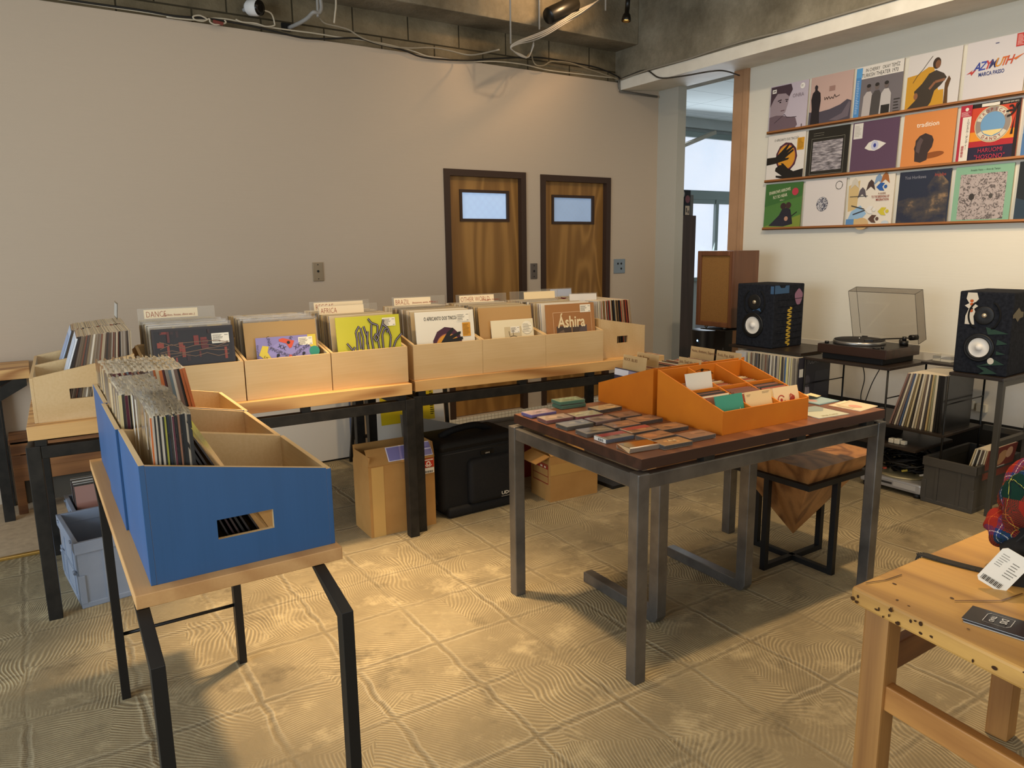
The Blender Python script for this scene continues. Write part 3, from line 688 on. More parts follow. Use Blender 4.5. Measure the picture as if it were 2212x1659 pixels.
o, a = cover(CL2.w(.1875, .045, .0098), CL2.a, R(21), 'bluish glossy front record leaning in the rear left-facing crate', 'AEBFD8'); a.rect('8FA6CC', .06, .1, .94, .9).build('cover_art', o)
acryl(CL2, .10, .30, .350, .375 - .02, .43, (.12, .29, .06), None, 'blank grey divider card standing at the back of the rear left-facing crate', col='B9B1A4')
stack(CD, 15, .075, .325, 7, 2, .205, .0095, 'record in a clear sleeve filed behind the dark red front one in the dance crate', 'records in the dance crate', ['6B6256', 'A09788', '3A342E', 'BDB4A4', '857B6D'], LIGHTS, keep=lambda i: i % 2 == 0, seed=13, sleeves=3)
stack(CP, 14, .085, .325, 7, 2, .205, .0095, 'record filed behind the kraft sleeve in the lilac sleeve crate', 'records in the lilac sleeve crate', ['6B6256', 'A09788', '4A443E', 'BDB4A4', '857B6D'], LIGHTS, keep=lambda i: i % 2 == 0, seed=14, sleeves=4)
stack(CY, 13, .075, .325, 7, 2, .205, .0095, 'record filed behind the yellow-green one in the africa crate', 'records in the africa crate', ['3A6FA0', '20262E', 'A09788', '2B2622', '857B6D', 'C8A24C'], LIGHTS, keep=lambda i: i % 2 == 0, seed=15)
# back rows facing the wall (only their tops show)
for k, (fx, fy) in enumerate(((.40, 3.712), (.80, 3.709), (1.19, 3.705))):
    f = Fr((fx + CW, fy + CDp, .805), 179.4); crate('plywood crate in the rear row of the left table, %s' % ('behind the dance crate', 'behind the lilac sleeve crate', 'behind the yellow-green sleeve')[k], f, CW, CDp, HF, HB)
    stack(f, 6, .12, .320, 8, 3, .19, .0095, 'record top showing in the rear crate %s' % ('behind the dance crate', 'behind the lilac sleeve crate', 'behind the yellow-green sleeve crate')[k], 'records in the rear row of the left table, %d' % (k + 1), ['6B6256', 'A09788', '3A342E', 'BDB4A4', '2A3350'], LIGHTS, keep=lambda i: i == 5, seed=30 + k, sleeves=3)
# ---------------- crates on the right table
def onB(i): return Fr((1.599 + .3922 * i * .9972, 3.353 - .3922 * i * .075, .805), -4.3)
CB, CO, CA = onB(0), onB(1), onB(2)
for fr, nm in ((CB, 'plywood crate of brazil records, first on the right table'), (CO, 'plywood crate with a kraft front sleeve, middle of the right table'), (CA, 'plywood crate with the brown front record, last facing forward on the right table')): crate(nm, fr, CW, CDp, HF, HB)
CS = Fr((3.135, 3.306, .805), 85.7)
crate('plywood crate turned right at the far end of the right table', CS, .385, CDp, HF, .238)
CS2 = Fr((3.135 - .029, 3.306 + .388, .805), 85.7); crate('plywood crate turned right, behind the other one at the right table end', CS2, .385, CDp, HF, .238)
stack(CS, 26, .060, .318, 8, 4, .19, .0095, 'record spine in the right-facing crate at the end of the right table', 'records in the right-facing crate', ['1E1C1A', 'D9CFB4', '2B2622', '9C3A2C', 'C8B48E', '3B2A24', 'E0D6BC', '8A6A40', '14161A', 'B8502E'], seed=16)
o, a = cover(CS.w(.19, .326, .0098), CS.a, R(3), 'pale grey back record standing in the right-facing crate', 'BDB5A8'); a.rect('A79F92', .1, .1, .9, .9).build('cover_art', o)
stack(CS2, 8, .10, .318, 8, 4, .19, .0095, 'record top in the crate behind the right-facing one', 'records in the rear right-facing crate', ['D9CFB4', '7A2430', 'C8B48E', '9C3A2C'], keep=lambda i: i % 3 == 0, seed=17)
stack(CB, 16, .075, .325, 7, 2, .20, .0095, 'record filed behind the white hand-and-disc one in the brazil crate', 'records in the brazil crate', ['7A2A2A', 'B0A698', '8A2C2E', '2B2622', 'C8BFAE', '5A2A30'], LIGHTS, keep=lambda i: i % 2 == 0, seed=18)
stack(CO, 15, .085, .325, 7, 2, .20, .0095, 'record filed behind the kraft sleeve in the other world crate', 'records in the other world crate', ['3A342E', 'A09788', '2A2420', 'BDB4A4'], LIGHTS, keep=lambda i: i % 2 == 0, seed=19)
stack(CA, 16, .075, .325, 7, 2, .20, .0095, 'record filed behind the brown front record with cream lettering', 'records in the brown front record crate', ['2A2F3E', 'A09788', '5A4A66', 'E0DCD4', '6B4A3A', '8F9BB0'], LIGHTS, keep=lambda i: i % 2 == 0, seed=20)
for k in range(3):
    f0 = onB(k); c0 = f0.w(CW, .36 + CDp, 0); f = Fr(c0, 175.7)
    crate('plywood crate in the rear row of the right table, %s' % ('behind the brazil crate', 'behind the kraft sleeve crate', 'behind the brown record crate')[k], f, CW, CDp, HF, HB)
    stack(f, 6, .12, .320, 8, 3, .19, .0095, 'record top showing in the rear crate %s' % ('behind the brazil crate', 'behind the other world crate', 'behind the brown record crate')[k], 'records in the rear row of the right table, %d' % (k + 1), ['6B6256', '8E2430', '3A342E', 'BDB4A4', '2A3350'], LIGHTS, keep=lambda i: i == 5, seed=40 + k)
# divider signs
acryl(CD, .020, .345, .29, .34, .412, (.046, .270, .038), 'DANCE', 'clear divider sign lettered DANCE in red brown', small=('(techno, house, disco etc..)', .34))
acryl(CY, .008, .325, .31, .34, .402, (.030, .290, .038), 'REGGAE', 'clear divider sign lettered REGGAE, half hidden behind the AFRICA sign')
acryl(CY, .030, .345, .25, .32, .386, (.036, .270, .038), 'AFRICA', 'clear divider sign lettered AFRICA')
acryl(CB, -.004, .300, .265, .34, .406, (.006, .215, .038), 'BRAZIL', 'clear divider sign lettered BRAZIL', small=('(bossanova, samba, MPB etc..)', .48))
acryl(CO, -.030, .285, .255, .34, .404, (-.010, .205, .038), 'OTHER WORLD', 'clear divider sign lettered OTHER WORLD', small=('(arab, gypsy, latin etc..)', .64))
acryl(CA, -.075, .250, .27, .34, .406, (.018, .230, .040), None, 'clear divider sign with a blank cream card between OTHER WORLD and the white card', col='E6CFA2')
acryl(Fr(CA.w(.33, .60, 0), -4.3), .0, .24, 0, .33, .392, (.075, .235, .045), None, 'clear divider sign with a pale blue card in the rear row', col='AEB4C4')
acryl(Fr((2.70, 3.50, .805), -15), .0, .185, 0, .315, .384, (.005, .18, .045), None, 'white folded divider card at the end of the right table', col='CFC8BE')

# ---------------- featured front records (artwork reproduced only as plain layouts)
z0 = .0098
o, a = cover(CD.w(.205, .028, z0), CD.a, R(7), 'dark red and black front record in the dance crate', '231512')
rr = random.Random(5)
a.rect('1B1210', .03, .02, .97, .97)
for i in range(26):
    x, y = rr.uniform(.05, .9), rr.uniform(.1, .95); a.rect(rr.choice(['7A2A1C', '8E3A26', '5A1F18', '331A16']), x, y, min(x + rr.uniform(.02, .09), .96), min(y + rr.uniform(.03, .16), .96))
for i in range(9):
    y = rr.uniform(.15, .85); a.line('7A5A40', [(.08 + k * .14, y + rr.uniform(-.04, .04)) for k in range(7)], .008)
a.line('D8D0C0', [(.60,.38),(.63,.42),(.65,.39),(.68,.42),(.70,.38),(.74,.44),(.86,.47),(.78,.44),(.76,.36),(.82,.41),(.84,.38),(.9,.41)], .008); a.build('cover_art', o); sticker(o, .72, .77, .22, .33, .33, -.003)
o, a = cover(CP.w(.19, .050, z0), CP.a, R(8), 'plain kraft brown sleeve behind the lilac one', 'B08A4E'); a.rect('B28D52', .0, .0, 1, 1).build('cover_art', o)
o, a = cover(CP.w(.205, .026, z0), CP.a, R(8), 'lilac ten inch sleeve with yellow corners and scattered black lettering', '8A80B4', W=.275, H=.262)
a.ell('938AC0', .53, .56, .38).poly('D8C23A', [(.86, 1), (1, 1), (1, .78), (.90, .78), (.86, .86)]).ell('2F8C74', .96, .70, .09, .09).poly('D8C23A', [(.10, .86), (.20, .84), (.17, .74), (.24, .60), (.14, .60), (.03, .70)])
a.poly('D2502C', [(.37, .95), (.44, .97), (.56, .93), (.63, .91), (.58, .80), (.54, .78), (.49, .87), (.38, .91)]).ell('1A1418', .53, .885, .028)
a.text('1A1620', .36, .70, .085, 'PINGIPUNG', rot=-27, sx=.82); a.text('1A1620', .73, .70, .085, 'PINGIPUNG', rot=31, sx=.82)
a.text('1A1620', .41, .78, .10, 'XX.', rot=-27); a.text('1A1620', .70, .79, .10, 'XX.', rot=31)
a.text('1A1620', .185, .93, .075, 'UNG', rot=-80); a.text('1A1620', .03, .76, .045, 'PINGIPUNG', rot=90); a.text('1A1620', .60, .95, .075, 'PI', rot=60); a.text('1A1620', .13, .62, .07, 'UN', rot=-40)
for x, y in ((.34, .675), (.77, .675)): a.ell('1A1418', x, y, .026).rect('1A1418', x - .026, y - .055, x - .008, y)
a.ell('C85A4C', .54, .645, .026); a.build('cover_art', o); sticker(o, .70, .82, .24, .275, .262, -.003)
o, a = cover(CY.w(.215, .028, z0), CY.a, R(7), 'yellow-green front record with dark branching lettering', 'C6C030')
for pts in ([(.24, .1), (.25, .45), (.24, .62), (.30, .76)], [(.33, .1), (.35, .45), (.32, .72)], [(.30, .2), (.29, .62)], [(.42, .1), (.41, .5), (.37, .75)], [(.40, .3), (.43, .62)], [(.50, .1), (.48, .5), (.50, .78)], [(.60, .1), (.58, .5), (.60, .75), (.50, .82), (.45, .93)], [(.60, .5), (.66, .7), (.70, .88)], [(.52, .45), (.56, .35), (.60, .45), (.56, .55), (.52, .45)], [(.66, .1), (.66, .5), (.70, .64), (.76, .66), (.74, .55)], [(.76, .1), (.80, .45), (.76, .66), (.68, .77)], [(.82, .15), (.88, .35), (.98, .5)], [(.2, .1), (.08, .36)], [(.14, .1), (.2, .26)]):
    pts = [(.06 + .97 * x, .40 + .60 * y) for x, y in pts]; a.line('2A2018', pts, .034); a.line('8C8494', pts, .012)
a.build('cover_art', o); sticker(o, .72, .83, .21, .33, .33, -.003)
def hands(a, cx, cy, r):
    a.ell('4A2433', cx, cy, r, r, n=10); a.ell('B06A50', cx + .01, cy - .02, r * .80); a.ell('D8962C', cx + .012, cy - .022, r * .77)
    for s in (1, -1):
        q = lambda x, y: (cx + s * x * r, cy + (y * r if s > 0 else y * r * 1.0) * s + (0.0 if s > 0 else -.42 * r))
        a.poly('1C1A18', [q(-2.2, -.55), q(-1.0, -.45), q(-.5, -.05), q(.1, .45), q(.35, .5), q(.1, .15), q(.75, .42), q(.8, .3), q(.25, 0), q(.85, .1), q(.85, -.02), q(.2, -.25), q(.5, -.45), q(.45, -.55), q(-.3, -.7), q(-1.0, -.85), q(-2.2, -.95)])
o, a = cover(CB.w(.205, .028, z0), CB.a, R(7), 'white front record with a dark hand over an ochre disc, in the plywood crate', 'E9E0CB')
a.text('2A241E', .44, .86, .080, 'O AFRICANTO DOS TINCOÃS', sx=.55, bold=.01); 
a.ell('4A2433', .52, .46, .26, .29, n=11); a.ell('B06A50', .53, .43, .215); a.ell('D8962C', .53, .42, .21)
a.poly('1F1C18', [(.02, .50), (.02, .42), (.3, .42), (.4, .50), (.52, .66), (.62, .73), (.64, .70), (.56, .60), (.72, .66), (.76, .66), (.75, .62), (.60, .55), (.78, .58), (.79, .54), (.62, .46), (.5, .4), (.3, .38)])
a.rect('D0922C', .79, .58, .93, .80); a.lines('6B4A14', .80, .60, .92, .78, 9, 4, .4); a.build('cover_art', o); sticker(o, .70, .82, .22, .33, .33, -.003)
o, a = cover(CO.w(.19, .055, z0), CO.a, R(9), 'plain kraft brown sleeve behind the white card in the middle crate', 'B58C50'); a.rect('B8905A', 0, 0, 1, 1).build('cover_art', o)
o, a = cover(CO.w(.215, .028, z0), CO.a, R(9), 'cream sleeve with a small line drawn face and a round sticker', 'E8D9B4', W=.262, H=.262)
a.rect('CDBA92', .30, .35, .70, .85); a.ring('5A4A34', .5, .50, .15, .165, 0, 180).ell('5A4A34', .44, .52, .03, .045).ell('5A4A34', .58, .52, .03, .045).line('5A4A34', [(.42, .66), (.40, .76)], .012).line('5A4A34', [(.5, .67), (.5, .78)], .012)
a.ell('F0E6CC', .84, .82, .135); a.lines('5A5040', .74, .72, .94, .90, 8, 6, .35); a.build('cover_art', o); sticker(o, .44, .72, .22, .262, .262, -.003)
o, a = cover(CA.w(.20, .028, z0), CA.a, R(7), 'brown front record with large cream lettering over dark photographs', 'A5713F')
a.rect('D8B48A', .14, .02, .93, .86).rect('A06C3C', .147, .0, .923, .853).rect('4A3B32', .20, .02, .82, .62).poly('6E5A4A', [(.20, .02), (.20, .5), (.34, .56), (.44, .3), (.5, .02)]).poly('584A48', [(.55, .02), (.6, .4), (.7, .6), (.82, .62), (.82, .02)]).line('B88A58', [(.51, .02), (.51, .62)], .012)
a.text('E8D2A4', .51, .60, .27, 'Áshira', sx=.80, bold=.02); a.build('cover_art', o); sticker(o, .70, .84, .22, .33, .33, -.003)

# ---------------- blue crates on the bent leg trestle table
t = thing('trestle_table', 'narrow light wood table on bent black legs under the blue crates', 'table', (0, 0, 0))
b = MB(); b.box((.119, 1.622, .734), (.567, 2.85, .765), 0, .002); b.build('table_top', PINEY, t)
for x in (.118, .496):
    for y in (1.445, 2.575):
        b = MB(); m0 = b
        P = [(y + .175, .733), (y + .215, .733), (y + .035, .668), (y + .035, 0), (y, 0), (y, .690)]
        b.prism([(x, p, q) for p, q in P], (.026, 0, 0)); b.build('leg', M('1A1816', .45, .2), t, bevel=.001)
b = MB(); b.cyl((.14, 2.592, .224), (.50, 2.592, .224), .006, 0, 10); b.cyl((.14, 1.462, .224 - .0), (.50, 1.462, .224), .006, 0, 10); b.build('cross_rod', M('1A1816', .45, .2), t)
BC = [Fr((.562, 1.655, .765), 90), Fr((.556, 2.043, .765), 90), Fr((.562, 2.432, .765), 90)]
for k, (f, nm) in enumerate(zip(BC, ('blue painted crate nearest the camera with a hand hole', 'blue painted crate in the middle of the row of three', 'blue painted crate farthest along the narrow table'))):
    crate(nm, f, .384, .408, .19, .267, True, (.142, .265, .072, .117), 'blue record crates')
COLS = ['1B1916', 'D9C48E', '26231F', 'C4B232', '3A3733', '5A3A1E', 'D8D0BE', '1E1C22', 'C2682A', '4A5660', 'B9AFA0', '581F2C', '9A6A50', '14181C', 'A8A83A', '2A3442', 'E0D8C8']
b0 = stack(BC[0], 21, .378, .290, -1, 1, .19, .0095, 'record with a printed spine in the near blue crate', 'records in the near blue crate', COLS, LIGHTS, w=.325, h=.348, seed=50, thick=(.004, .0046), jx=.006, sleeves=2)
stack(BC[0], 5, .215, .165, 22, 25, .19, .0095, 'dark record leaning back in the near blue crate', 'leaning records in the near blue crate', ['191614', '241C1A', '3A2A26', '2A1414'], ['191614', '2A2220'], w=.325, h=.335, seed=51, thick=(.003, .005))
o, a = cover(BC[0].w(.19, .142, .0098), BC[0].a, R(27), 'empty clear sleeve over the foremost leaning record in the near blue crate', '2A2220', W=.325, H=.325, th=.004, spine='2A2220'); a.rect('3A2A24', .05, .05, .95, .95).build('cover_art', o)
b = MB()
for i in range(8):
    b.poly([(-.175 + .35 * i / 8, -.02, .0), (-.175 + .35 * (i + 1) / 8, -.02, .0), (-.175 + .35 * (i + 1) / 8, -.006 - .012 * ((i + 1) % 2), .37 + .006 * ((i + 1) % 2)), (-.175 + .35 * i / 8, -.006 - .012 * (i % 2), .37 + .006 * (i % 2))])
b.build('plastic_sleeve', clear('outer_sleeve', 'E6E6E6', .10, .12), o)
stack(BC[1], 16, .392, .270, -1, 2, .19, .0095, 'record filed in the middle blue crate', 'records in the middle blue crate', COLS, LIGHTS, w=.325, h=.335, keep=lambda i: i % 2 == 0, seed=52, thick=(.006, .0075), sleeves=2)
stack(BC[2], 26, .392, .125, -1, 9, .19, .0095, 'record filed in the far blue crate', 'records in the far blue crate', ['2B2622', '8A7F70', '5B2A2A', 'C8B48E', '14120F', '70584A', 'C2682A', 'E0D8C8', '6A7A80'], LIGHTS, w=.325, h=.335, keep=lambda i: i % 3 != 1, seed=53, thick=(.008, .0105), sleeves=3)
for i in range(6):
    record(BC[1].w(.19 + .01 * i, .06 + .014 * i, .0095), BC[1].a, R(20), .003, 'small single lying at the front of the middle blue crate', .18, .14, ['D8D0C0', 'B9A890', 'C85A38', 'D08058', 'C9C0B0', 'C0603C'][i], 'D8D0C0', 'small singles in the middle blue crate', 'record_single')

# ------------------------------------------------------------------ raw steel table and what lies on it
TM = Fr((1.574, 1.675, 0), -2.2)
t = thing('sales_table', 'raw steel table with a dark brown wooden top in the middle of the shop', 'table', TM.loc, TM.a)
LX, LY, S5 = 1.325, .815, .048
TOPM = wood('dark_veneer', '5E351F', '8C5733', 'y', 3.2, .22, .42, .45, .4, .15)
b = MB(); b.box((.022, .012, .752), (LX - .0, LY - .015, .790), 0, .002); b.build('table_top', [TOPM], t)
b = MB(); b.box((.0205, .0105, .753), (LX + .0015, LY - .0135, .7885), 0); b.build('edge_band', wood('dark_edge', '2E1A12', '4A2C20', 'x', 5, .08, .4, .4, .5, .1), t)
for x in (0, LX - S5):
    for y in (0, LY - S5):
        b = MB(); b.box((x, y, 0), (x + S5, y + S5, .742), 0, .004); b.build('leg', RAW_STEEL, t)
b = MB()
for y in (.004, LY - .044): b.box((S5, y, .688), (LX - S5, y + .04, .737), 0, .003)
for x in (.004, LX - .044): b.box((x, S5, .688), (x + .04, LY - S5, .737), 0, .003)
b.build('frame_rail', RAW_STEEL, t)
b = MB()
for x in (.30, .78, LX - .12):
    for y in (.01, LY - .05): b.box((x, y, .736), (x + .05, y + .035, .753))
b.build('spacer_block', B_STEEL, t)
# c-shaped side table pushed under it
c = thing('side_table', 'raw steel c-frame side table pushed under the steel sales table', 'table', (1.92, 1.925, 0), R(-1.2))
for x in (0, .50):
    b = MB(); b.prism([(x, -.0, .03), (x, .012, .008), (x, .03, 0), (x, .47, 0), (x, .47, .045), (x, .06, .045), (x, .05, .055), (x, .05, .60), (x, .47, .60), (x, .47, .63), (x, 0, .63)], (.048, 0, 0)); b.build('c_frame', RAW_STEEL, c, bevel=.003)
b = MB(); b.box((-.03, -.01, .63), (.58, .48, .652), 0, .002); b.build('table_top', PINE, c)

# pyramid stool
PYR = wood('stool_veneer', 'B27C46', '63391A', 'z', 4.0, .14, .45, .5, .4, .1)
s_ = thing('pyramid_stool', 'wooden stool shaped as an upside-down pyramid in a black frame', 'stool', (2.885, 2.02, 0))
b = MB(); h = .245; top, ap = .54, .125
vs = [(-h, -h, top), (h, -h, top), (h, h, top), (-h, h, top)]
b.poly(vs)
for i in range(4): b.poly([vs[i], vs[(i + 1) % 4], (0, 0, ap)])
b.build('pyramid_seat', PYR, s_)
BS = M('171513', .5, .2)
b = MB(); r0 = .193; z = .445
for sx, sy in ((1, 0), (-1, 0)): b.box((sx * r0 - .0 if sx > 0 else -r0 - .024, -r0 - .024, z - .012), (r0 + .024 if sx > 0 else -r0, r0 + .024, z + .012))
for sy in (1, -1): b.box((-r0, r0 if sy > 0 else -r0 - .024, z - .012), (r0, r0 + .024 if sy > 0 else -r0, z + .012))
b.build('seat_ring', BS, s_)
for dx, dy in ((1, 0), (-1, 0), (0, 1), (0, -1)):
    b = MB(); x, y = dx * (r0 + .010), dy * (r0 + .010); b.box((x - .013, y - .013, 0), (x + .013, y + .013, z + .0), 0, .001); b.build('leg', BS, s_)
b = MB(); b.box((-r0, -.012, .0), (r0, .012, .025)); b.box((-.012, -r0, .0), (.012, r0, .025)); b.build('cross_base', BS, s_)

# orange corrugated single boxes
ORG = noisy('orange_card', 'BE6606', 'CC740C', 5, .6, 0, .04, 30, 4)
def orange_box(label, fr, W, D, hf, hb, rows, cols):
    o = thing('single_box', label, 'record box', fr.loc, fr.a, 'orange cardboard single boxes'); t_ = .006
    sl = lambda y: hf + (hb - hf) * y / D
    b = MB(); b.box((t_, 0, 0), (W - t_, t_, hf), 0, .001); b.build('front_panel', ORG, o)
    b = MB(); b.box((t_, D - t_, 0), (W - t_, D, hb), 0, .001); b.build('back_panel', ORG, o)
    for x in (0, W - t_):
        b = MB(); b.prism([(x, 0, 0), (x, D, 0), (x, D, hb + .002), (x, 0, hf + .002)], (t_, 0, 0)); b.build('side_panel', ORG, o)
    b = MB(); b.box((t_, t_, 0), (W - t_, D - t_, .004)); b.build('base_panel', ORG, o)
    for i in range(1, cols):
        x = W * i / cols
        b = MB(); b.prism([(x - .003, t_, 0.004), (x - .003, D - t_, .004), (x - .003, D - t_, sl(D) - .004), (x - .003, t_, hf - .002)], (.006, 0, 0)); b.build('divider', ORG, o)
    for j in range(1, rows):
        y = D * j / rows; b = MB(); b.box((t_, y - .003, .004), (W - t_, y + .003, sl(y) - .004)); b.build('divider', ORG, o)
    a = Art((W * .5 - .07, D - t_, hb - .055), (1, 0, 0), (0, 0, 1), (0, -1, 0), .14, .05)
    a.line('6E3F08', [(.05, .25), (.25, .62), (.5, .75), (.75, .62), (.95, .25)], .05).ell('2A1804', .5, .66, .06, .12); a.build('thumb_flap', o)
    return o
OB1 = Fr((2.035, 1.738, .790), -2.2); OB2 = Fr((2.590, 2.450, .790), 177.8)
orange_box('orange cardboard box of seven inch singles facing the front of the steel table', OB1, .470, .345, .086, .192, 2, 3)
orange_box('orange cardboard box behind the other, facing the doors, with card dividers', OB2, .520, .355, .080, .192, 2, 1)
SP7 = ['C9B48A', '3A342E', '8A4A3A', 'D9CFB4', '5A4A40', 'A08F78', 'B8502E', '2B2622']
FC7 = ['D9C8A0', 'C9A880', '8A5A48', 'E2D6B8', '3A342E', 'B89A70', 'A85A48']
for i in range(3):
    stack(OB1, 7, .030 + .012 * (i == 0), .125, 24, 16, .080 + .156 * i, .005, 'seven inch single filed in the %s front compartment of the orange box' % ('left', 'middle', 'right')[i], 'singles in the orange front compartments, %d' % (i + 1), SP7, FC7, w=.140, h=.122, seed=60 + i, thick=(.002, .004), jx=.002)
    stack(OB1, 9, .190, .305, 24, 14, .080 + .156 * i, .005, 'seven inch single filed in the %s rear compartment of the orange box' % ('left', 'middle', 'right')[i], 'singles in the orange rear compartments, %d' % (i + 1), SP7, FC7, w=.138, h=.122, seed=70 + i, thick=(.002, .004), jx=.002)
o, a = cover(OB1.w(.080, .018, .005), OB1.a, R(16), 'green front single in the left compartment of the orange box', '3E8C74', W=.142, H=.132, th=.003, cat='record single'); o.name = 'record_single'
a.rect('3E9078', 0, 0, 1, 1); a.text('E4E0D0', .86, .42, .17, 'LEILL', rot=90); a.build('cover_art', o)
o, a = cover(OB1.w(.236, .018, .005), OB1.a, R(16), 'plain cream front single in the middle compartment of the orange box', 'DDBF8C', W=.142, H=.130, th=.003, cat='record single'); o.name = 'record_single'
a.lines('8C7A58', .06, .86, .22, .93, 2, 4); a.lines('8C7A58', .66, .9, .95, .97, 2, 5); a.build('cover_art', o)
o, a = cover(OB1.w(.392, .018, .005), OB1.a, R(16), 'cream front single with red drawings in the right compartment of the orange box', 'E2C79A', W=.142, H=.128, th=.003, cat='record single'); o.name = 'record_single'
a.ring('A83020', .27, .62, .12, .15, 30, 350).ell('A83020', .27, .62, .045)
for k in range(12): a.line('A83020', [(.55 + .03 * (k % 5), .3 + .05 * (k % 4)), (.6 + .04 * (k % 4), .5 + .03 * k % .3), (.75 + .02 * (k % 3), .62 + .02 * (k % 5)), (.68, .42 + .03 * (k % 3))], .02)
a.build('cover_art', o)
o = record(OB1.w(.085, .185, .06), OB1.a, R(12), .004, 'blank white single sticking up at the left edge of the orange box', .135, .135, 'D8D2C4', 'D8D2C4', None, 'record_single', 'record single')
# kraft dividers and records in the rear box (its frame faces away)
KR = noisy('kraft_card', 'B08F5E', 'C2A270', 9, .75)
def kraft(p, rz, w, h, body, label, tilt=6):
    o = thing('card_divider', label, 'card divider', p, rz, 'kraft card dividers in the rear orange box'); o.rotation_euler = (-R(tilt), 0, rz)
    b = MB(); b.box((-w / 2, -.0012, 0), (w / 2, .0012, h), 0, .0005); b.build('card', KR, o)
    a = Art((-w / 2, -.0012, 0), (1, 0, 0), (0, 0, 1), (0, -1, 0), w, h); a.text('6A3A1E', .05, .88, .09, body, align='LEFT', sx=.8, rot=-1); a.build('hand_lettering', o)
    return o
ang = R(-8)
ang = R(-92)
kraft((2.118, 2.312, .80), ang, .150, .203, 'ROCK. BLUES', 'kraft card divider lettered ROCK, tallest at the left of the rear orange box')
kraft((2.215, 2.335, .80), ang, .140, .203, 'Folk. Reggae', 'kraft card divider just behind the ROCK one in the rear orange box')
kraft((2.290, 2.160, .80), ang, .130, .196, 'Jazz, Soul, Hip-Hop', 'low kraft card divider lettered Jazz beside the front orange box')
kraft((2.540, 2.320, .80), ang, .145, .203, 'Noise, Ambient, Experimental', 'wide kraft card divider at the right rear of the orange boxes')
kraft((2.525, 2.155, .80), ang, .140, .203, 'Rock, Pop, R&B', 'kraft card divider at the far right of the orange boxes')
stack(Fr((2.125, 2.325, .7955), -92), 18, .00, .40, 6, 3, .0, .005, 'seven inch single filed in the far row of the rear orange box', 'singles in the far row of the rear orange box', SP7, FC7, w=.14, h=.15, seed=80, thick=(.002, .004))
stack(Fr((2.10, 2.160, .7955), -92), 18, .00, .41, 6, 3, .0, .005, 'seven inch single filed in the near row of the rear orange box', 'singles in the near row of the rear orange box', SP7, FC7, w=.14, h=.15, seed=81, thick=(.002, .004))
o, a = cover((2.098, 2.328, .7955), R(-92), R(4), 'dark blue disc case with a white band at the back left of the orange boxes', '232B46', W=.148, H=.150, th=.01, cat='record single'); o.name = 'record_single'
a.rect('232B46', 0, 0, 1, .98).rect('CFCFD4', 0, .8, .62, .98).poly('8A8498', [(.62, .8), (.62, .98), (1, .98), (1, .8)]); a.build('cover_art', o)

# cassettes
CAS = [(1.693, 2.394, '8D7A86', '6A5FA8', 'lilac spined cassette at the far left corner of the steel table'), (1.887, 2.451, '6F8A6C', '3F8060', 'top green cassette of the stack of two'), (1.965, 2.302, 'B9A27A', '2A2420', 'cassette with a pale picture card and black spine next to the green stack'),
 (1.690, 2.278, '9C8A7C', '8A4A48', 'second cassette from the far left corner along the table edge'), (1.821, 2.255, 'A8A484', '9C4450', 'pale green cassette with a red spine in the second row'), (1.688, 2.152, '8C8470', '4E4A40', 'third cassette along the left table edge, olive card'), (1.825, 2.150, '9A8276', '8A6A60', 'mauve brown cassette in the third row'), (1.933, 2.149, '7C5C46', '3A2C24', 'plain brown cassette against the rear orange box'),
 (1.685, 2.027, '9A8A72', '5E5048', 'fourth cassette along the left table edge, grey spine'), (1.823, 2.038, 'A37652', '5A4A44', 'orange brown cassette in the middle of the fourth row'), (1.953, 2.053, '9E7048', '3E2E24', 'copper brown cassette beside the gap between the orange boxes'), (1.688, 1.925, '9C8A78', '46546A', 'cassette with a red band and a white barcode end'), (1.819, 1.942, 'A67A50', '463A32', 'tan cassette behind the red banded one'), (1.941, 1.908, '94683F', '32281F', 'dark edged brown cassette beside the front orange box'),
 (1.673, 1.785, 'A98A68', '7A6A5A', 'crumpled clear wrapped cassette at the near table corner'), (1.809, 1.844, 'A8764A', '5A4634', 'tan cassette behind the kraft printed one'), (1.793, 1.749, 'B08A58', '2C251E', 'kraft printed cassette with white triangles near the table corner'), (1.930, 1.768, '8E6A52', '40362E', 'rightmost mauve cassette before the front orange box')]
WRAP = clear('wrap', 'F2EEE6', .06, .08)
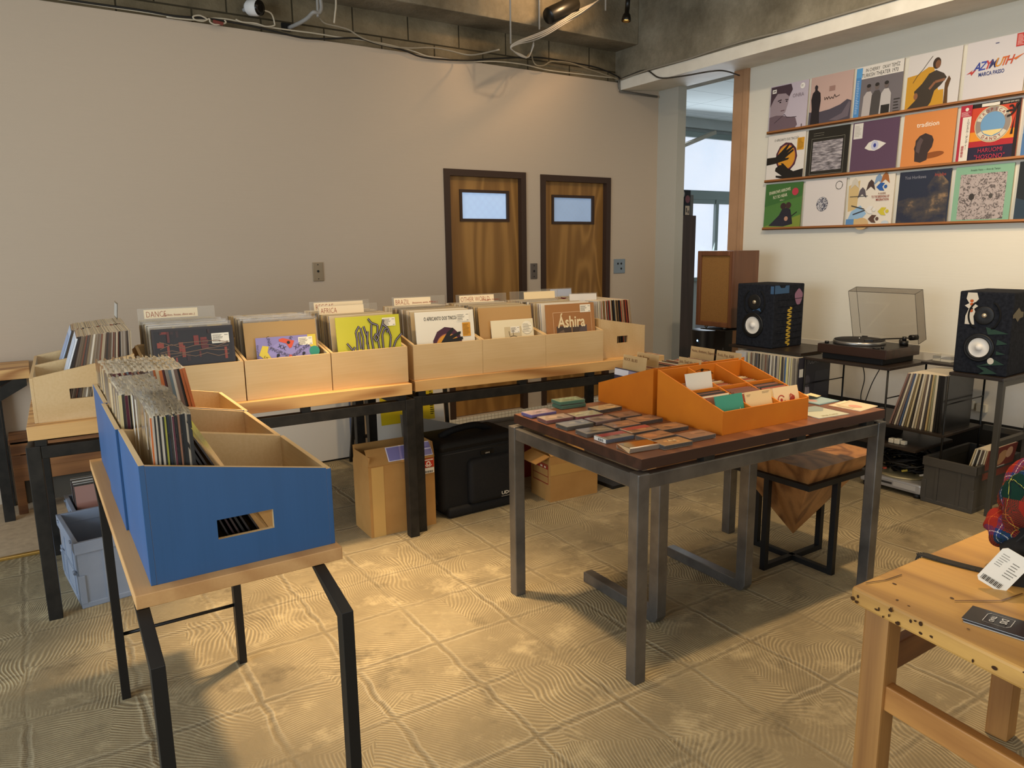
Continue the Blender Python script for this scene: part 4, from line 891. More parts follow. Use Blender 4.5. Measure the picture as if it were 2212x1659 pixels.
def cassette(x, y, z, card, spine, label, seed, crinkle=0):
    rr = random.Random(seed); o = thing('cassette', label, 'cassette', (x, y, z), R(-3 + rr.uniform(-4, 4)), 'cassettes laid out on the steel table')
    b = MB(); b.box((-.060, -.0355, .0012), (.060, .0355, .0155), 0, .001); b.build('inlay_card', [M(card, .5)], o)
    b = MB(); b.box((-.061, -.0365, .003), (.061, -.0353, .0145)); b.box((-.0612, -.0360, .003), (-.0600, .0360, .0145)); b.build('spine', M(spine, .45), o)
    a = Art((-.060, -.0355, .0155), (1, 0, 0), (0, 1, 0), (0, 0, 1), .12, .071, .0003)
    r2 = srgb(card); lt = '%02X%02X%02X' % tuple(min(255, int(int(card[i:i+2], 16) * 1.25)) for i in (0, 2, 4)); dk = '%02X%02X%02X' % tuple(int(int(card[i:i+2], 16) * .7) for i in (0, 2, 4))
    a.ell(lt, rr.uniform(.3, .7), rr.uniform(.4, .6), .2, .3, rot=rr.uniform(0, 90)); a.ell(dk, rr.uniform(.3, .8), rr.uniform(.3, .6), .1, .2, rot=rr.uniform(0, 90))
    if 'red band' in label: a.rect('B83A38', 0, .5, 1, 1).rect('E8E4DA', -.0, .0, .04, 1)
    if 'triangles' in label: a.poly('E4D2A8', [(.4, .5), (.5, .8), (.55, .45)]).poly('E4D2A8', [(.55, .5), (.68, .7), (.66, .4)])
    a.build('printed_front', o)
    b = MB(); b.box((-.0625, -.0378, 0), (.0625, .0378, .017), 0, .0015)
    if crinkle:
        for v in b.bm.verts: v.co += Vector((rr.uniform(-.004, .004), rr.uniform(-.004, .004), rr.uniform(0, .003)))
    b.build('clear_case', WRAP, o)
    if 'barcode' in label:
        b = MB()
        for k in range(9): b.box((-.0632, -.02 + .0035 * k, .004), (-.0626, -.02 + .0035 * k + (.002 if k % 3 else .0012), .013))
        b.build('barcode', M('1A1816'), o); b = MB(); b.box((-.0629, -.034, .0015), (-.06255, .034, .0155)); b.build('white_end', M('E6E2D8'), o)
for i, (x, y, cd, sp, lb) in enumerate(CAS): cassette(x, y, .7902 + (.0175 if 'top green' in lb else 0), cd, sp, lb, i, 'crumpled' in lb)
cassette(1.89, 2.449, .7902, '5C8468', '3C7C5C', 'bottom green cassette of the stack of two', 40)
# flat singles at the right end of the table
def flat(pts, th, face, label, art=None):
    cx = sum(p[0] for p in pts) / 4; cy = sum(p[1] for p in pts) / 4; o = thing('record_single', label, 'record single', (cx, cy, .7903))
    b = MB(); b.prism([(p[0] - cx, p[1] - cy, 0) for p in pts], (0, 0, th)); b.build('sleeve', M(face, .5), o)
    u = Vector((pts[1][0] - pts[0][0], pts[1][1] - pts[0][1], 0)); v = Vector((pts[3][0] - pts[0][0], pts[3][1] - pts[0][1], 0))
    a = Art((pts[0][0] - cx, pts[0][1] - cy, th), u, v, (0, 0, 1), u.length, v.length, .0004)
    art(a); a.build('printed_front', o); return o
flat([(2.535, 1.69), (2.700, 1.668), (2.716, 1.835), (2.552, 1.855)], .003, 'B9BBA8', 'grey green single with gold lettering along its edge, in front of the flat ones', lambda a: (a.poly('8F9A92', [(0, .35), (.3, .6), (.7, .5), (1, .75), (1, 1), (0, 1)]), a.text('8C7A3A', .5, .07, .13, 'PINK CHOY', sx=.8), a.rect('D8C890', .1, .75, .4, 1)))
flat([(2.778, 1.668), (2.925, 1.682), (2.935, 1.815), (2.775, 1.812)], .003, 'D8C6A8', 'cream single with a faint pink figure at the right end of the steel table', lambda a: (a.ell('D89A84', .45, .4, .16, .2), a.rect('C9B48E', .1, .3, .25, .8), a.rect('E8DCB8', .3, .82, .9, .98)))
flat([(2.752, 1.838), (2.895, 1.838), (2.905, 1.98), (2.760, 1.98)], .003, '7FA0A8', 'pale blue single at the back of the flat ones', lambda a: (a.rect('9CB4B8', .05, .05, .95, .95), a.ell('C89A94', .3, .5, .14, .2)))
b = MB()
P_ = [(2.77, 1.90), (2.80, 1.925), (2.84, 1.91), (2.90, 1.93)]
for (x, y), (x2, y2), zz, z2 in zip(P_, P_[1:], (.80, .815, .803), (.815, .803, .799)): b.poly([(x, y, zz), (x2, y2, z2), (x2 + .01, y2 + .06, z2 + .002), (x + .01, y + .06, zz + .002)])
tag(b.build('paper_slip', M('E2D2A4', .7)), 'curled cream paper slip on the pale blue single', 'paper')

# ------------------------------------------------------------------ wooden work table at the lower right
OAK = wood('worn_pine', 'D2A052', '8E6230', 'y', 3.0, .14, .5, .42, .3, .08)
OAKZ = wood('worn_pine', '84582C', 'B07E42', 'z', 3.0, .12, .5, .45, .5, .1)
WX, WY = 1.592, .945
w = thing('work_table', 'worn honey coloured wooden table at the lower right corner', 'table', (0, 0, 0))
tp = [(1.592, .945), (2.40, .935), (2.40, -.85), (1.345, -.72)]
b = MB(); b.prism([(x, y, .607) for x, y in tp], (0, 0, .043)); o = b.build('table_top', OAK, w, bevel=.007)
a = Art((1.592, .945, .65), (-.138, -.99, 0), (.99, -.014, 0), (0, 0, 1), 1.0, .8, .0005); rr = random.Random(4)
for k in range(10):
    x, y = rr.uniform(.02, .5), rr.uniform(.01, .3); a.ell('4A2C14', x, y, rr.uniform(.002, .006), rr.uniform(.002, .005))
a.line('3E2612', [(.012, .05), (.03, .12), (.035, .2)], .003).line('6A4420', [(.18, .18), (.24, .3), (.25, .4)], .004); a.build('knot_mark', w)
a = Art((1.592, .945, .607), (-.138, -.99, 0), (0, 0, 1), (-.99, .138, 0), 1.0, .043, .001)
for k in range(22):
    x, y = rr.uniform(.0, .45), rr.uniform(.15, .85); a.ell('3A2210', x, y, rr.uniform(.002, .006), rr.uniform(.05, .14))
a.build('edge_mark', w)
for (x, y) in ((1.612, .858), (2.285, .838), (1.43, -.70), (2.285, -.76)):
    b = MB(); b.box((x, y, 0), (x + .06, y + .062, .607), 0, .006); b.build('leg', OAKZ, w)
b = MB(); b.box((1.672, .872, .43), (2.285, .902, .50), 0, .004); b.box((1.672, -.745, .43), (2.285, -.715, .5), 0, .004); b.build('end_rail', wood('worn_pine', '6A4222', '946032', 'x', 3, .12, .5, .45, .5), w)
b = MB(); b.bar((1.640, .865, .385), (1.455, -.66, .385), .03, .065, 0, .004); b.build('stretcher', wood('worn_pine_rail', '9C6630', 'C68C48', 'y', 3, .1, .5, .4, .45), w)
b = MB(); b.bar((2.31, .845, .385), (2.31, -.70, .385), .03, .065, 0, .004); b.build('stretcher', wood('worn_pine_rail', '9C6630', 'C68C48', 'y', 3, .1, .5, .4, .45), w)
# black strap, cards
b = MB(); P_ = smooth_path([(1.898, .956, .63), (1.900, .951, .646), (1.905, .940, .6545), (1.912, .89, .654), (1.935, .80, .653), (1.98, .70, .653)], 5)
for p, q in zip(P_, P_[1:]): b.bar(p, q, .026, .003)
tag(b.build('black_strap', noisy('black_webbing', '201D19', '2E2A24', 80, .8)), 'black webbing strap lying over the edge of the worn table', 'strap')
cdx, cdy = Vector((.020, -.118)).normalized(), Vector((.075, .013)).normalized()
for k in range(5):
    o = thing('flyer_card', ('top black card of the small stack, printed with a white square emblem', 'second card from the top of the black card stack', 'third card of the black card stack', 'fourth card of the black card stack', 'bottom card of the black card stack')[k], 'card', (1.631 + .0015 * (k % 2), .711 - .001 * k, .6505 + .0018 * (4 - k)), math.atan2(cdx.y, cdx.x), 'stack of black cards on the worn table')
    b = MB(); b.box((0, 0, 0), (.185, .078, .0014)); b.build('card', M('1E1B1B' if k in (0, 2, 3) else 'B8B4AE', .35, coat=.3), o)
    if k == 0:
        a = Art((0, 0, .0014), (1, 0, 0), (0, 1, 0), (0, 0, 1), .185, .078, .0003)
        W_ = 'D8D4CC'; x0, x1, y0, y1 = .19, .46, .20, .82
        for l_ in ([(x0, y0), (x1 - .03, y0)], [(x1, y0 + .12), (x1, y1), (x0 + .03, y1)], [(x0, y1 - .12), (x0, y0)], [(x1 - .03, y0), (x1, y0 + .12)], [(x0, y1 - .12), (x0 + .03, y1)]): a.line(W_, l_, .007)
        a.text(W_, .345, .70, .24, 'DIS', rot=-90, align='LEFT', bold=.02); a.text(W_, .245, .68, .165, 'TRAD', rot=-90, align='LEFT', bold=.02); a.build('printed_emblem', o)
# tartan cloth bundle with tags
def tartan():
    mt, nt, b = new_mat('tartan_cloth'); t = NT(nt); uv = t.coord((1, 1, 1), (R(20), R(35), R(25)))
    sp = t.n('ShaderNodeSeparateXYZ'); t.l(uv, sp.inputs[0])
    def stripes(o):
        f = t.math('FRACT', t.math('MULTIPLY', o, 1 / .12))
        r = t.n('ShaderNodeValToRGB'); r.color_ramp.interpolation = 'CONSTANT'; e = r.color_ramp.elements
        st = [(0, '8E281C'), (.16, '163024'), (.40, '15181E'), (.43, 'C8B84A'), (.445, '163024'), (.60, '24335E'), (.66, 'C8C4BC'), (.675, '24335E'), (.74, '8E281C'), (.90, 'C8642A'), (.915, '8E281C')]
        while len(e) < len(st): e.new(.5)
        for el, (p, c) in zip(e, st): el.position = p; el.color = srgb(c)
        t.l(f, r.inputs[0]); return r.outputs[0]
    wv = t.n('ShaderNodeTexChecker'); wv.inputs['Scale'].default_value = 420; t.l(uv, wv.inputs[0])
    t.l(t.mix(wv.outputs['Fac'], stripes(sp.outputs[0]), stripes(sp.outputs[1])), b.inputs['Base Color']); b.inputs['Roughness'].default_value = .9; b.inputs['Specular IOR Level'].default_value = .1
    return mt
TT = tartan()
g = thing('tartan_bundle', 'folded red and green tartan cloth piled on the worn table', 'cloth', (2.06, .66, .65))
def blob(name, c, r, mat, seed, amp=.18, parent=None, seg=28):
    b = MB(); rr = random.Random(seed); bmesh.ops.create_uvsphere(b.bm, u_segments=seg, v_segments=18, radius=1)
    ph = [(rr.uniform(2, 6), rr.uniform(2, 6), rr.uniform(2, 6), rr.uniform(0, 6)) for _ in range(5)]
    for v in b.bm.verts:
        p = v.co.copy(); k = sum(math.sin(a_ * p.x + b_ * p.y + c_ * p.z + d_) for a_, b_, c_, d_ in ph) / 5
        p *= 1 + amp * k; v.co = Vector((p.x * r[0] + c[0], p.y * r[1] + c[1], max(p.z * r[2] + c[2], .0)))
    return b.build(name, mat, parent, True)
blob('lower_fold', (.045, .03, .075), (.185, .155, .085), noisy('black_cloth', '141210', '201C1A', 40, .9), 3, .16, g)
blob('front_fold', (-.02, .085, .185), (.105, .075, .095), TT, 5, .34, g, 36)
blob('main_fold', (.09, -.03, .215), (.155, .13, .125), TT, 8, .30, g, 40)
blob('side_fold', (-.045, .135, .105), (.055, .05, .045), TT, 9, .4, g)
blob('upper_fold', (.13, .02, .33), (.09, .09, .07), noisy('purple_cloth', '4A3A52', '6A5A72', 12, .9), 12, .3, g)
def tagcard(name, label, o_, u, v, w_, h_, face, art):
    u = Vector(u).normalized(); v = Vector(v).normalized(); n = u.cross(v).normalized(); x = thing(name, label, 'tag', o_)
    b = MB(); c_ = .008; P = [(c_, 0), (w_ - c_, 0), (w_, c_), (w_, h_ - c_), (w_ - c_, h_), (c_, h_), (0, h_ - c_), (0, c_)]
    b.prism([tuple(u * p + v * q) for p, q in P], tuple(-n * .0012)); b.build('card', M(face, .5), x)
    a = Art((0, 0, 0), u, v, n, w_, h_, .0004); art(a); a.build('print', x); return x
vw = Vector((.795, .606, 0)); ux = Vector((.606, -.795, 0)); nz = Vector((0, 0, 1))
up = (ux * .47 + nz * .86 - vw * .12); rgt = (ux * .86 - nz * .47 - vw * .05)
def on_white(a):
    a.lines('8A857C', .12, .50, .42, .86, 6, 3, .25); a.lines('6A655C', .55, .35, .92, .78, 6, 9, .25)
    for k in range(16): a.rect('1A1816', .10 + .044 * k, .07, .10 + .044 * k + (.026 if k % 3 else .014), .20)
Q = lambda s_, z_, d_=0: Vector((1.86, .815, 0)) + ux * s_ + nz * z_ + vw * d_
tagcard('black_tag', 'long black swing tag with gold letters behind the white one', Q(.075, .655, -.015), rgt, up, .075, .15, '1B1918', lambda a: a.text('B88A3A', .78, .40, .13, '8 — 70', rot=62, sx=.8))
tagcard('booklet_tag', 'folded cream booklet tag with fine print beside the black tag', Q(.140, .668, -.005), rgt, up, .055, .13, 'D8CEB8', lambda a: (a.lines('6A6258', .08, .1, .6, .9, 14, 5, .3), a.poly('EFE6D2', [(.55, 0), (1, .0), (1, 1), (.9, 1)]), a.lines('8A8276', .7, .1, .95, .8, 10, 8, .25)))
tagcard('white_tag', 'white swing tag with a barcode hanging from the tartan cloth', Q(.012, .672, -.045), rgt, up, .068, .105, 'E8DFCC', on_white)
b = MB(); b.tube(smooth_path([Q(.10, .755, .0), Q(.135, .795, .01), Q(.17, .83, .03), Q(.19, .86, .07)], 5), .002); tag(b.build('tag_cord', M('1A1816', .8)), 'thin black cord tying the swing tags to the tartan cloth', 'cord')
b = MB()
for k in range(6): b.tube(smooth_path([Q(.155 + .012 * k, .865 - .005 * k, .03), Q(.165 + .01 * k, .835, .015), Q(.15 + .018 * k, .80 - .006 * k, .012)], 4), .0016)
tag(b.build('thread_tassel', M('CFC8B0', .8)), 'pale thread tassel hanging over the tartan cloth', 'tassel')

# ------------------------------------------------------------------ under the display tables
CARD = noisy('cardboard', 'A2743A', 'B98A4C', 4, .75); CARDI = noisy('cardboard_inside', '8A6230', '9C723C', 4, .8)
def carton(name, label, fr, w, d, h, flaps, extra=None):
    o = thing(name, label, 'box', fr.loc, fr.a); t_ = .005
    b = MB()
    b.box((0, 0, 0), (w, t_, h)); b.box((0, d - t_, 0), (w, d, h)); b.box((0, t_, 0), (t_, d - t_, h)); b.box((w - t_, t_, 0), (w, d - t_, h)); b.box((t_, t_, 0), (w - t_, d - t_, t_))
    b.build('carton_body', [CARD, CARDI], o)
    for side, ang, L in flaps:
        a = R(ang); c, s_ = math.cos(a) * L, math.sin(a) * L      # angle above horizontal, outwards positive
        b = MB()
        if side == 'f': q = [(.004, 0, h), (w - .004, 0, h), (w - .004, -c, h + s_), (.004, -c, h + s_)]
        if side == 'b': q = [(.004, d, h), (w - .004, d, h), (w - .004, d + c, h + s_), (.004, d + c, h + s_)]
        if side == 'l': q = [(0, .004, h), (0, d - .004, h), (-c, d - .004, h + s_), (-c, .004, h + s_)]
        if side == 'r': q = [(w, .004, h), (w, d - .004, h), (w + c, d - .004, h + s_), (w + c, .004, h + s_)]
        n = (Vector(q[1]) - Vector(q[0])).cross(Vector(q[2]) - Vector(q[1])).normalized() * .004
        b.prism(q, tuple(n)); b.build('flap', CARD, o)
        if extra and side == 'f' and extra == 'print':
            a_ = Art(q[0], Vector(q[1]) - Vector(q[0]), Vector(q[3]) - Vector(q[0]), (0, -math.sin(a), -math.cos(a)), w - .008, L, .005)
            a_.rect('D8D2DE', .30, .12, 1, .96).rect('7E76A8', .315, .16, .72, .92).rect('7E76A8', .76, .56, .99, .92).rect('7E76A8', .76, .16, .99, .5).rect('5E568C', .80, .62, .95, .66); a_.build('printed_panel', o)
    return o
c = carton('cardboard_carton', 'tall cardboard carton behind the twin black table legs, lilac print on its flap', Fr((1.347, 3.400, 0), -1.5), .368, .225, .376, (('f', 125, .095), ('b', 85, .07), ('l', 100, .05), ('r', 97, .085)), 'print')
a = Art((0, 0, 0), (1, 0, 0), (0, 0, 1), (0, -1, 0), .368, .376, .0008); a.rect('C39A58', .04, .0, .22, .99).rect('C79F5E', .62, .0, .66, 1); a.build('packing_tape', c)
a = Art((0, 0, 0), (1, 0, 0), (0, 0, 1), (0, -1, 0), .368, .376, .0014); a.rect('B8301E', .82, .86, .99, .99).ell('E8DCC8', .905, .915, .035, .034).ell('B8301E', .905, .915, .018, .017).line('E8DCC8', [(.855, .90), (.875, .878), (.90, .872)], .012).line('E8DCC8', [(.955, .90), (.935, .878), (.91, .872)], .012)
a.lines('E8DCC8', .83, .955, .98, .985, 1, 2, .6); a.rect('E4DCCC', .82, .775, .99, .855)
for k in range(12): a.rect('1A1816', .84 + .011 * k, .785, .84 + .011 * k + (.007 if k % 3 else .004), .815)
a.build('shipping_label', c)
c = carton('cardboard_carton', 'low open cardboard carton right of the black bag, red printed frame on its left side', Fr((2.415, 3.305, 0), -4), .335, .215, .272, (('f', 150, .08), ('l', -18, .10), ('r', 10, .09), ('b', 40, .08)))
a = Art((0, .215, 0), (0, -1, 0), (0, 0, 1), (-1, 0, 0), .215, .272, .0008)
a.line('8E2E22', [(.12, .38), (.12, .80), (.9, .80), (.9, .38), (.12, .38)], .02).rect('9C2E22', .14, .70, .88, .78).line('8E2E22', [(.12, .54), (.9, .54)], .015).rect('E0C8A0', .5, .72, .62, .76).rect('E0C8A0', .7, .72, .8, .76); a.build('red_print', c)
a = Art((0, 0, 0), (1, 0, 0), (0, 0, 1), (0, -1, 0), .335, .272, .0008); a.rect('B98E4E', 0, .58, 1, .82); a.build('packing_tape', c)
# black record bag
NYL = noisy('black_nylon', '0C0B0A', '171514', 120, .75, 0, .2, 200)
g = thing('record_bag', 'black nylon record bag with white UDG lettering between the two cardboard cartons', 'bag', (1.83, 3.42, 0), R(1))
def rbox(lo, hi, r, name, mat, par):
    b = MB(); b.box(lo, hi, 0, 0); o = b.build(name, mat, par); md = o.modifiers.new('round', 'BEVEL'); md.width = r; md.segments = 4
    for p in o.data.polygons: p.use_smooth = True
    return o
rbox((-.06, .0, .02), (.46, .34, .39), .045, 'body', NYL, g)
rbox((.10, -.035, .055), (.445, .06, .315), .03, 'front_pocket', NYL, g)
rbox((-.03, -.02, .0), (.44, .30, .06), .02, 'base_pad', NYL, g)
rbox((-.055, .005, .365), (.455, .33, .425), .03, 'top_lid', NYL, g)
b = MB(); b.tube(smooth_path([(-.06, .2, .30), (-.085, .17, .2), (-.08, .12, .12), (-.03, .02, .05)], 6), .014); b.build('side_strap', NYL, g)
b = MB(); b.tube(smooth_path([(.02, .16, .42), (.10, .14, .455), (.25, .15, .46), (.36, .17, .42)], 6), .02); b.build('grab_handle', NYL, g)
b = MB(); b.tube([(-.05, .004, .362), (.45, .004, .362)], .003); b.build('zip', M('2A2724', .4), g)
a = Art((.10, -.035, .055), (1, 0, 0), (0, 0, 1), (0, -1, 0), .345, .26, .0008); a.text('D8D0C0', .70, .10, .105, 'UDG', bold=.025, sx=1.25).rect('A8A094', .59, .055, .81, .065); a.build('logo', g)
b = MB(); b.box((.19, -.006, .325), (.275, .002, .352), 0, .003); b.build('badge', M('141210', .3), g)
a = Art((.19, -.006, .325), (1, 0, 0), (0, 0, 1), (0, -1, 0), .085, .027, .0006); a.text('C8C0B0', .5, .2, .42, 'UDG', bold=.02, sx=1.2); a.build('badge_logo', g)
b = MB(); b.box((2.86, 3.27, 0), (3.05, 3.62, .022), 0, .004); tag(b.build('flat_case', M('181715', .5)), 'flat black case on the floor right of the low carton', 'case')
# red crate with records behind the bag
g = thing('plastic_crate', 'small red plastic crate of records behind the black bag', 'crate', (2.30, 3.80, 0), R(-4))
b = MB(); b.box((0, 0, 0), (.36, .005, .26)); b.box((0, .295, 0), (.36, .30, .26)); b.box((0, 0, 0), (.005, .3, .26)); b.box((.355, 0, 0), (.36, .3, .26)); b.box((0, 0, 0), (.36, .3, .006)); b.build('body', M('7A2218', .5), g)
stack(Fr((2.30, 3.80, .0062), -4), 9, .05, .27, 5, 2, .18, .0, 'grey record standing in the red crate behind the black bag', 'records in the red crate', ['6B6256', '8A8276', '4A443E'], ['6B6256', '8A8276'], keep=lambda i: i == 4, seed=90)
# A-frame sign
g = thing('a_frame_sign', 'black A-frame sign with a white and yellow poster under the display tables', 'sign', (2.05, 4.36, 0), R(-2))
b = MB(); 
for x in (-.29, .275): b.bar((x, 0, 0), (x, .10, 1.0), .022, .022)
b.bar((-.29, .018, .18), (.275, .018, .18), .022, .022); b.build('front_frame', B_STEEL, g)
b = MB()
for x in (-.29, .275): b.bar((x, .42, 0), (x, .12, 1.0), .022, .022)
b.bar((-.29, .37, .18), (.275, .37, .18), .022, .022); b.build('rear_frame', B_STEEL, g)
b = MB(); m4 = Matrix.Translation((0, -.01, .0)) @ Matrix.Rotation(R(-5.7), 4, 'X'); b.box((-.255, 0, .195), (.25, .006, .93), 0, 0, m4); b.build('poster_board', M('DDD8CC', .6), g)
a = Art(m4 @ Vector((-.255, 0, .195)), (1, 0, 0), m4.to_3x3() @ Vector((0, 0, 1)), (0, -1, 0), .505, .735, .0008)
a.rect('D8BE1E', .10, .18, .86, .97).ell('1C1A16', .56, .42, .055, .04).line('D8D0B8', [(.53, .43), (.555, .40), (.575, .44)], .012); a.lines('2A2A16', .80, .22, .86, .52, 16, 4, .5); a.line('8A7A14', [(.14, .30), (.5, .30)], .004); a.build('poster_print', g)
b = MB(); b.prism([(1.93, 4.22, .0), (2.36, 4.20, .0), (2.37, 4.285, .28), (1.95, 4.32, .40)], (0, .006, 0)); b.build('grey_board', M('85837C', .6)); tag(bpy.data.objects['grey_board'], 'grey board leaning against the foot of the yellow poster sign', 'board')
# white board by the wall
g = thing('white_board', 'plain white board standing against the wall under the left display table', 'board', (1.30, 4.87, 0))
b = MB(); b.box((-.35, 0, .012), (.51, .028, .74), 0, .002); b.build('panel', M('D9D4CA', .5), g)
b = MB(); b.box((.51, -.002, .0), (.522, .03, .745)); b.build('edge_strip', M('6F7C98', .4), g)
b = MB(); b.box((-.35, .003, 0), (.51, .025, .012)); b.build('foot_shadow_strip', M('1A1816', .5), g)  # dark strip put in for the shadow line along the board's foot
# grey folding containers
GRY = noisy('grey_plastic', '7E8898', '8E97A6', 5, .45); GRYD = noisy('dark_grey_plastic', '3E3A34', '4A463F', 5, .5)
def container(label, fr, w, d, h, mat, rib=True):
    o = thing('folding_crate', label, 'crate', fr.loc, fr.a, 'plastic folding crates'); t_ = .008
    b = MB(); b.box((t_, 0, .02), (w - t_, t_, h - .02)); b.box((t_, d - t_, .02), (w - t_, d, h - .02)); b.box((0, 0, .02), (t_, d, h - .02)); b.box((w - t_, 0, .02), (w, d, h - .02)); b.build('wall', mat, o)
    b = MB(); b.box((-.004, -.004, 0), (w + .004, d + .004, .024), 0, .004); b.build('base', mat, o)
    b = MB(); e = .008
    b.box((-e, -e, h - .05), (w + e, t_ + .003, h), 0, .003); b.box((-e, d - t_ - .003, h - .05), (w + e, d + e, h), 0, .003); b.box((-e, 0, h - .05), (t_ + .003, d, h), 0, .003); b.box((w - t_ - .003, 0, h - .05), (w + e, d, h), 0, .003); b.build('rim', mat, o)
    b = MB()
    for f in (.28, .72):
        b.box((w * f - .008, -.004, .02), (w * f + .008, .001, h - .05)); b.box((-.004, d * f - .008, .02), (.001, d * f + .008, h - .05))
    for z in (h * .42, h * .46): b.box((-.003, 0, z), (.001, d, z + .006))
    for x, y in ((-.006, -.006), (-.006, d - .02), (w - .02, -.006)):
        b.box((x, y, .02), (x + .026, y + .026, h * .5), 0, .003)
    b.build('rib', mat, o)
    b = MB()
    for y in (d * .15, d * .85): b.cyl((-.008, y - .014, h * .48), (-.008, y + .014, h * .48), .007, 0, 8); b.cyl((-.010, y - .012, h - .012), (-.010, y + .012, h - .012), .005, 0, 8)
    b.build('hinge', mat, o)
    return o
G1 = Fr((.055, 3.385, 0), 6); container('empty blue-grey folding crate under the left display table', G1, .36, .44, .29, GRY)
G2 = Fr((.075, 3.875, .0125), 4); container('blue-grey folding crate holding records, behind the empty one', G2, .36, .30, .26, GRY)
stack(G2, 11, .045, .22, 10, 4, .185, .0245, 'record in the rear blue-grey folding crate', 'records in the rear blue-grey crate', ['D8D2C8', '2A2622', '8A4A48', 'B9B2A6', '5A5660'], ['C8C2B6', '2A2420', '9A6A5A'], keep=lambda i: i % 2 == 0, seed=91)
# low plank bench at the back wall
PLK = wood('plank', '5E3A20', '96663A', 'x', 4, .1, .55, .5, .5)
g = thing('plank_bench', 'low brown plank bench against the back wall, seen under the left table', 'bench', (-.17, 4.84, .0122))
b = MB()
for k, z in enumerate((.345, .262, .19)): b.box((0, .0 + .002 * k, z), (1.05, .03, z + .078), 0, .004)
b.build('front_plank', PLK, g)
b = MB(); b.box((-.005, .0, .405), (1.055, .26, .43), 0, .004); b.build('seat_plank', PLK, g)
for x in (0, 1.0):
    for y in (.005, .2): b = MB(); b.box((x, y, 0), (x + .045, y + .045, .40), 0, .003); b.build('leg', PLK, g)
b = MB(); b.box((.045, .05, .05), (1.0, .055, .19)); b.build('grey_under_board', M('4A453C', .7), g)  # dark grey board filling the gap below the front planks
# ------------------------------------------------------------------ along the right wall
BLKW = wood('dark_shelf', '1E1610', '33261B', 'y', 5, .1, .45, .4, .5, .1); WIRE = M('1A1917', .4, .4)
def ladder(name, label, y, x0, x1, z0, z1, rungs):
    o = thing(name, label, 'shelf ladder', (x0, y, z0), 0, 'black wire shelf ladders')
    b = MB()
    for x in (0, x1 - x0): b.cyl((x, 0, 0), (x, 0, z1 - z0), .006, 0, 8)
    for z in rungs: b.cyl((0, 0, z - z0), (x1 - x0, 0, z - z0), .004, 0, 8)
    b.build('wire_frame', WIRE, o); return o
def shelf(label, lo, hi):
    b = MB(); b.box(lo, hi, 0, .003); return tag(b.build('shelf_board', BLKW), label, 'shelf', 'dark wooden shelf boards')
shelf('dark shelf board under the left monitor speaker', (4.18, 2.95, .738), (4.62, 3.545, .757))
shelf('lower dark shelf board holding upright records left of the turntable', (4.08, 2.86, .385), (4.50, 3.50, .402))
shelf('dark shelf board under the turntable', (4.17, 2.345, .722), (4.62, 2.925, .740))
shelf('dark shelf board holding leaning records beside the grey crate', (4.17, 2.01, .388), (4.60, 2.62, .405))
shelf('dark shelf board behind the leaning records with two clear boxes', (4.50, 2.03, .735), (4.85, 2.34, .750))
ladder('shelf_ladder', 'black wire ladder left of the turntable shelf in front of a black cover', 2.905, 4.17, 4.60, 0, .722, (.10, .56, .40))
ladder('shelf_ladder', 'black wire ladder at the right end of the turntable shelf', 2.358, 4.18, 4.60, 0, .722, (.12, .555, .40))
ladder('shelf_ladder', 'black wire ladder between the leaning records and the right speaker stand', 2.018, 4.18, 4.60, 0, .735, (.12, .575, .395))
ladder('shelf_ladder', 'black wire ladder at the far end under the left monitor speaker', 3.525, 4.10, 4.58, 0, .738, (.12, .40, .57))
rr = random.Random(33)
RS = ['C9BFA4', '3B3630', 'A99E88', 'D0C8B4', '7A5A4A', '4A4A50', 'B8AC94', '6A6256', '8A8070', 'C8BC8A', '5A5048', '988C78']
for i in range(26):
    y = 3.31 - .0148 * i; sp = '3E6A9C' if i == 20 else ('D8CE8A' if i in (21, 17) else rr.choice(RS))
    record((4.12 + .165 + rr.uniform(-.006, .006), y, .4022), R(-0.0), 0, .0085 if i % 3 else .012, 'record spine on the shelf under the left monitor speaker', .33, .328, 'C9C0AE', sp, 'records under the left monitor speaker').rotation_euler = (R(rr.uniform(-1, 1)), 0, 0)
o, a = cover((4.285, 2.915, .4022), 0, 0, 'black and grey photo cover at the right end of the shelf records', '2A2830', W=.33, H=.332, th=.008)
a.rect('2A2830', 0, 0, 1, 1).rect('D8D4C8', .0, .62, .12, .78).poly('8A848A', [(.1, .0), (.12, .3), (.2, .42), (.34, .40), (.42, .0)]).ell('4A464C', .26, .52, .09, .12).rect('3A383E', .5, .05, .95, .7).text('8E8A84', .42, .86, .16, 'TODAY', sx=.7); a.build('cover_art', o)
g = thing('storage_box', 'plain grey storage box side at the left end of the shelf records', 'box', (4.12, 3.34, .4022)); b = MB(); b.box((0, 0, 0), (.33, .09, .325), 0, .002); b.build('body', M('BDB9B4', .6), g)
LS = ['8A6A5E', '5A4A44', 'CFC4A8', '7A6A62', '4A5A74', 'D8CEB4', '7A6A4A', 'C8B890', '3A342E', 'D0C6AE', 'B8A888', '6A5A4C', 'DCD2BA', '4A4440', 'B8A070', '8E8A6A', 'D0C4A8', '1E1C1A', '14120F', '181614']
for i in range(20):
    f = i / 19; y = 2.335 - .285 * f; tl = 15.5 * (1 - f) ** 1.1
    o = record((4.20 + .165, y, .4055), 0, 0, .0095 if i < 16 else .012, ('record leaning to the right on the low shelf beside the grey crate', 'thick black record spine at the right end of the leaning records')[i > 16], .33, .325, LS[i], LS[i], 'leaning records on the low shelf' if i <= 16 else 'black box spines by the leaning records')
    o.rotation_euler = (R(tl), 0, 0)
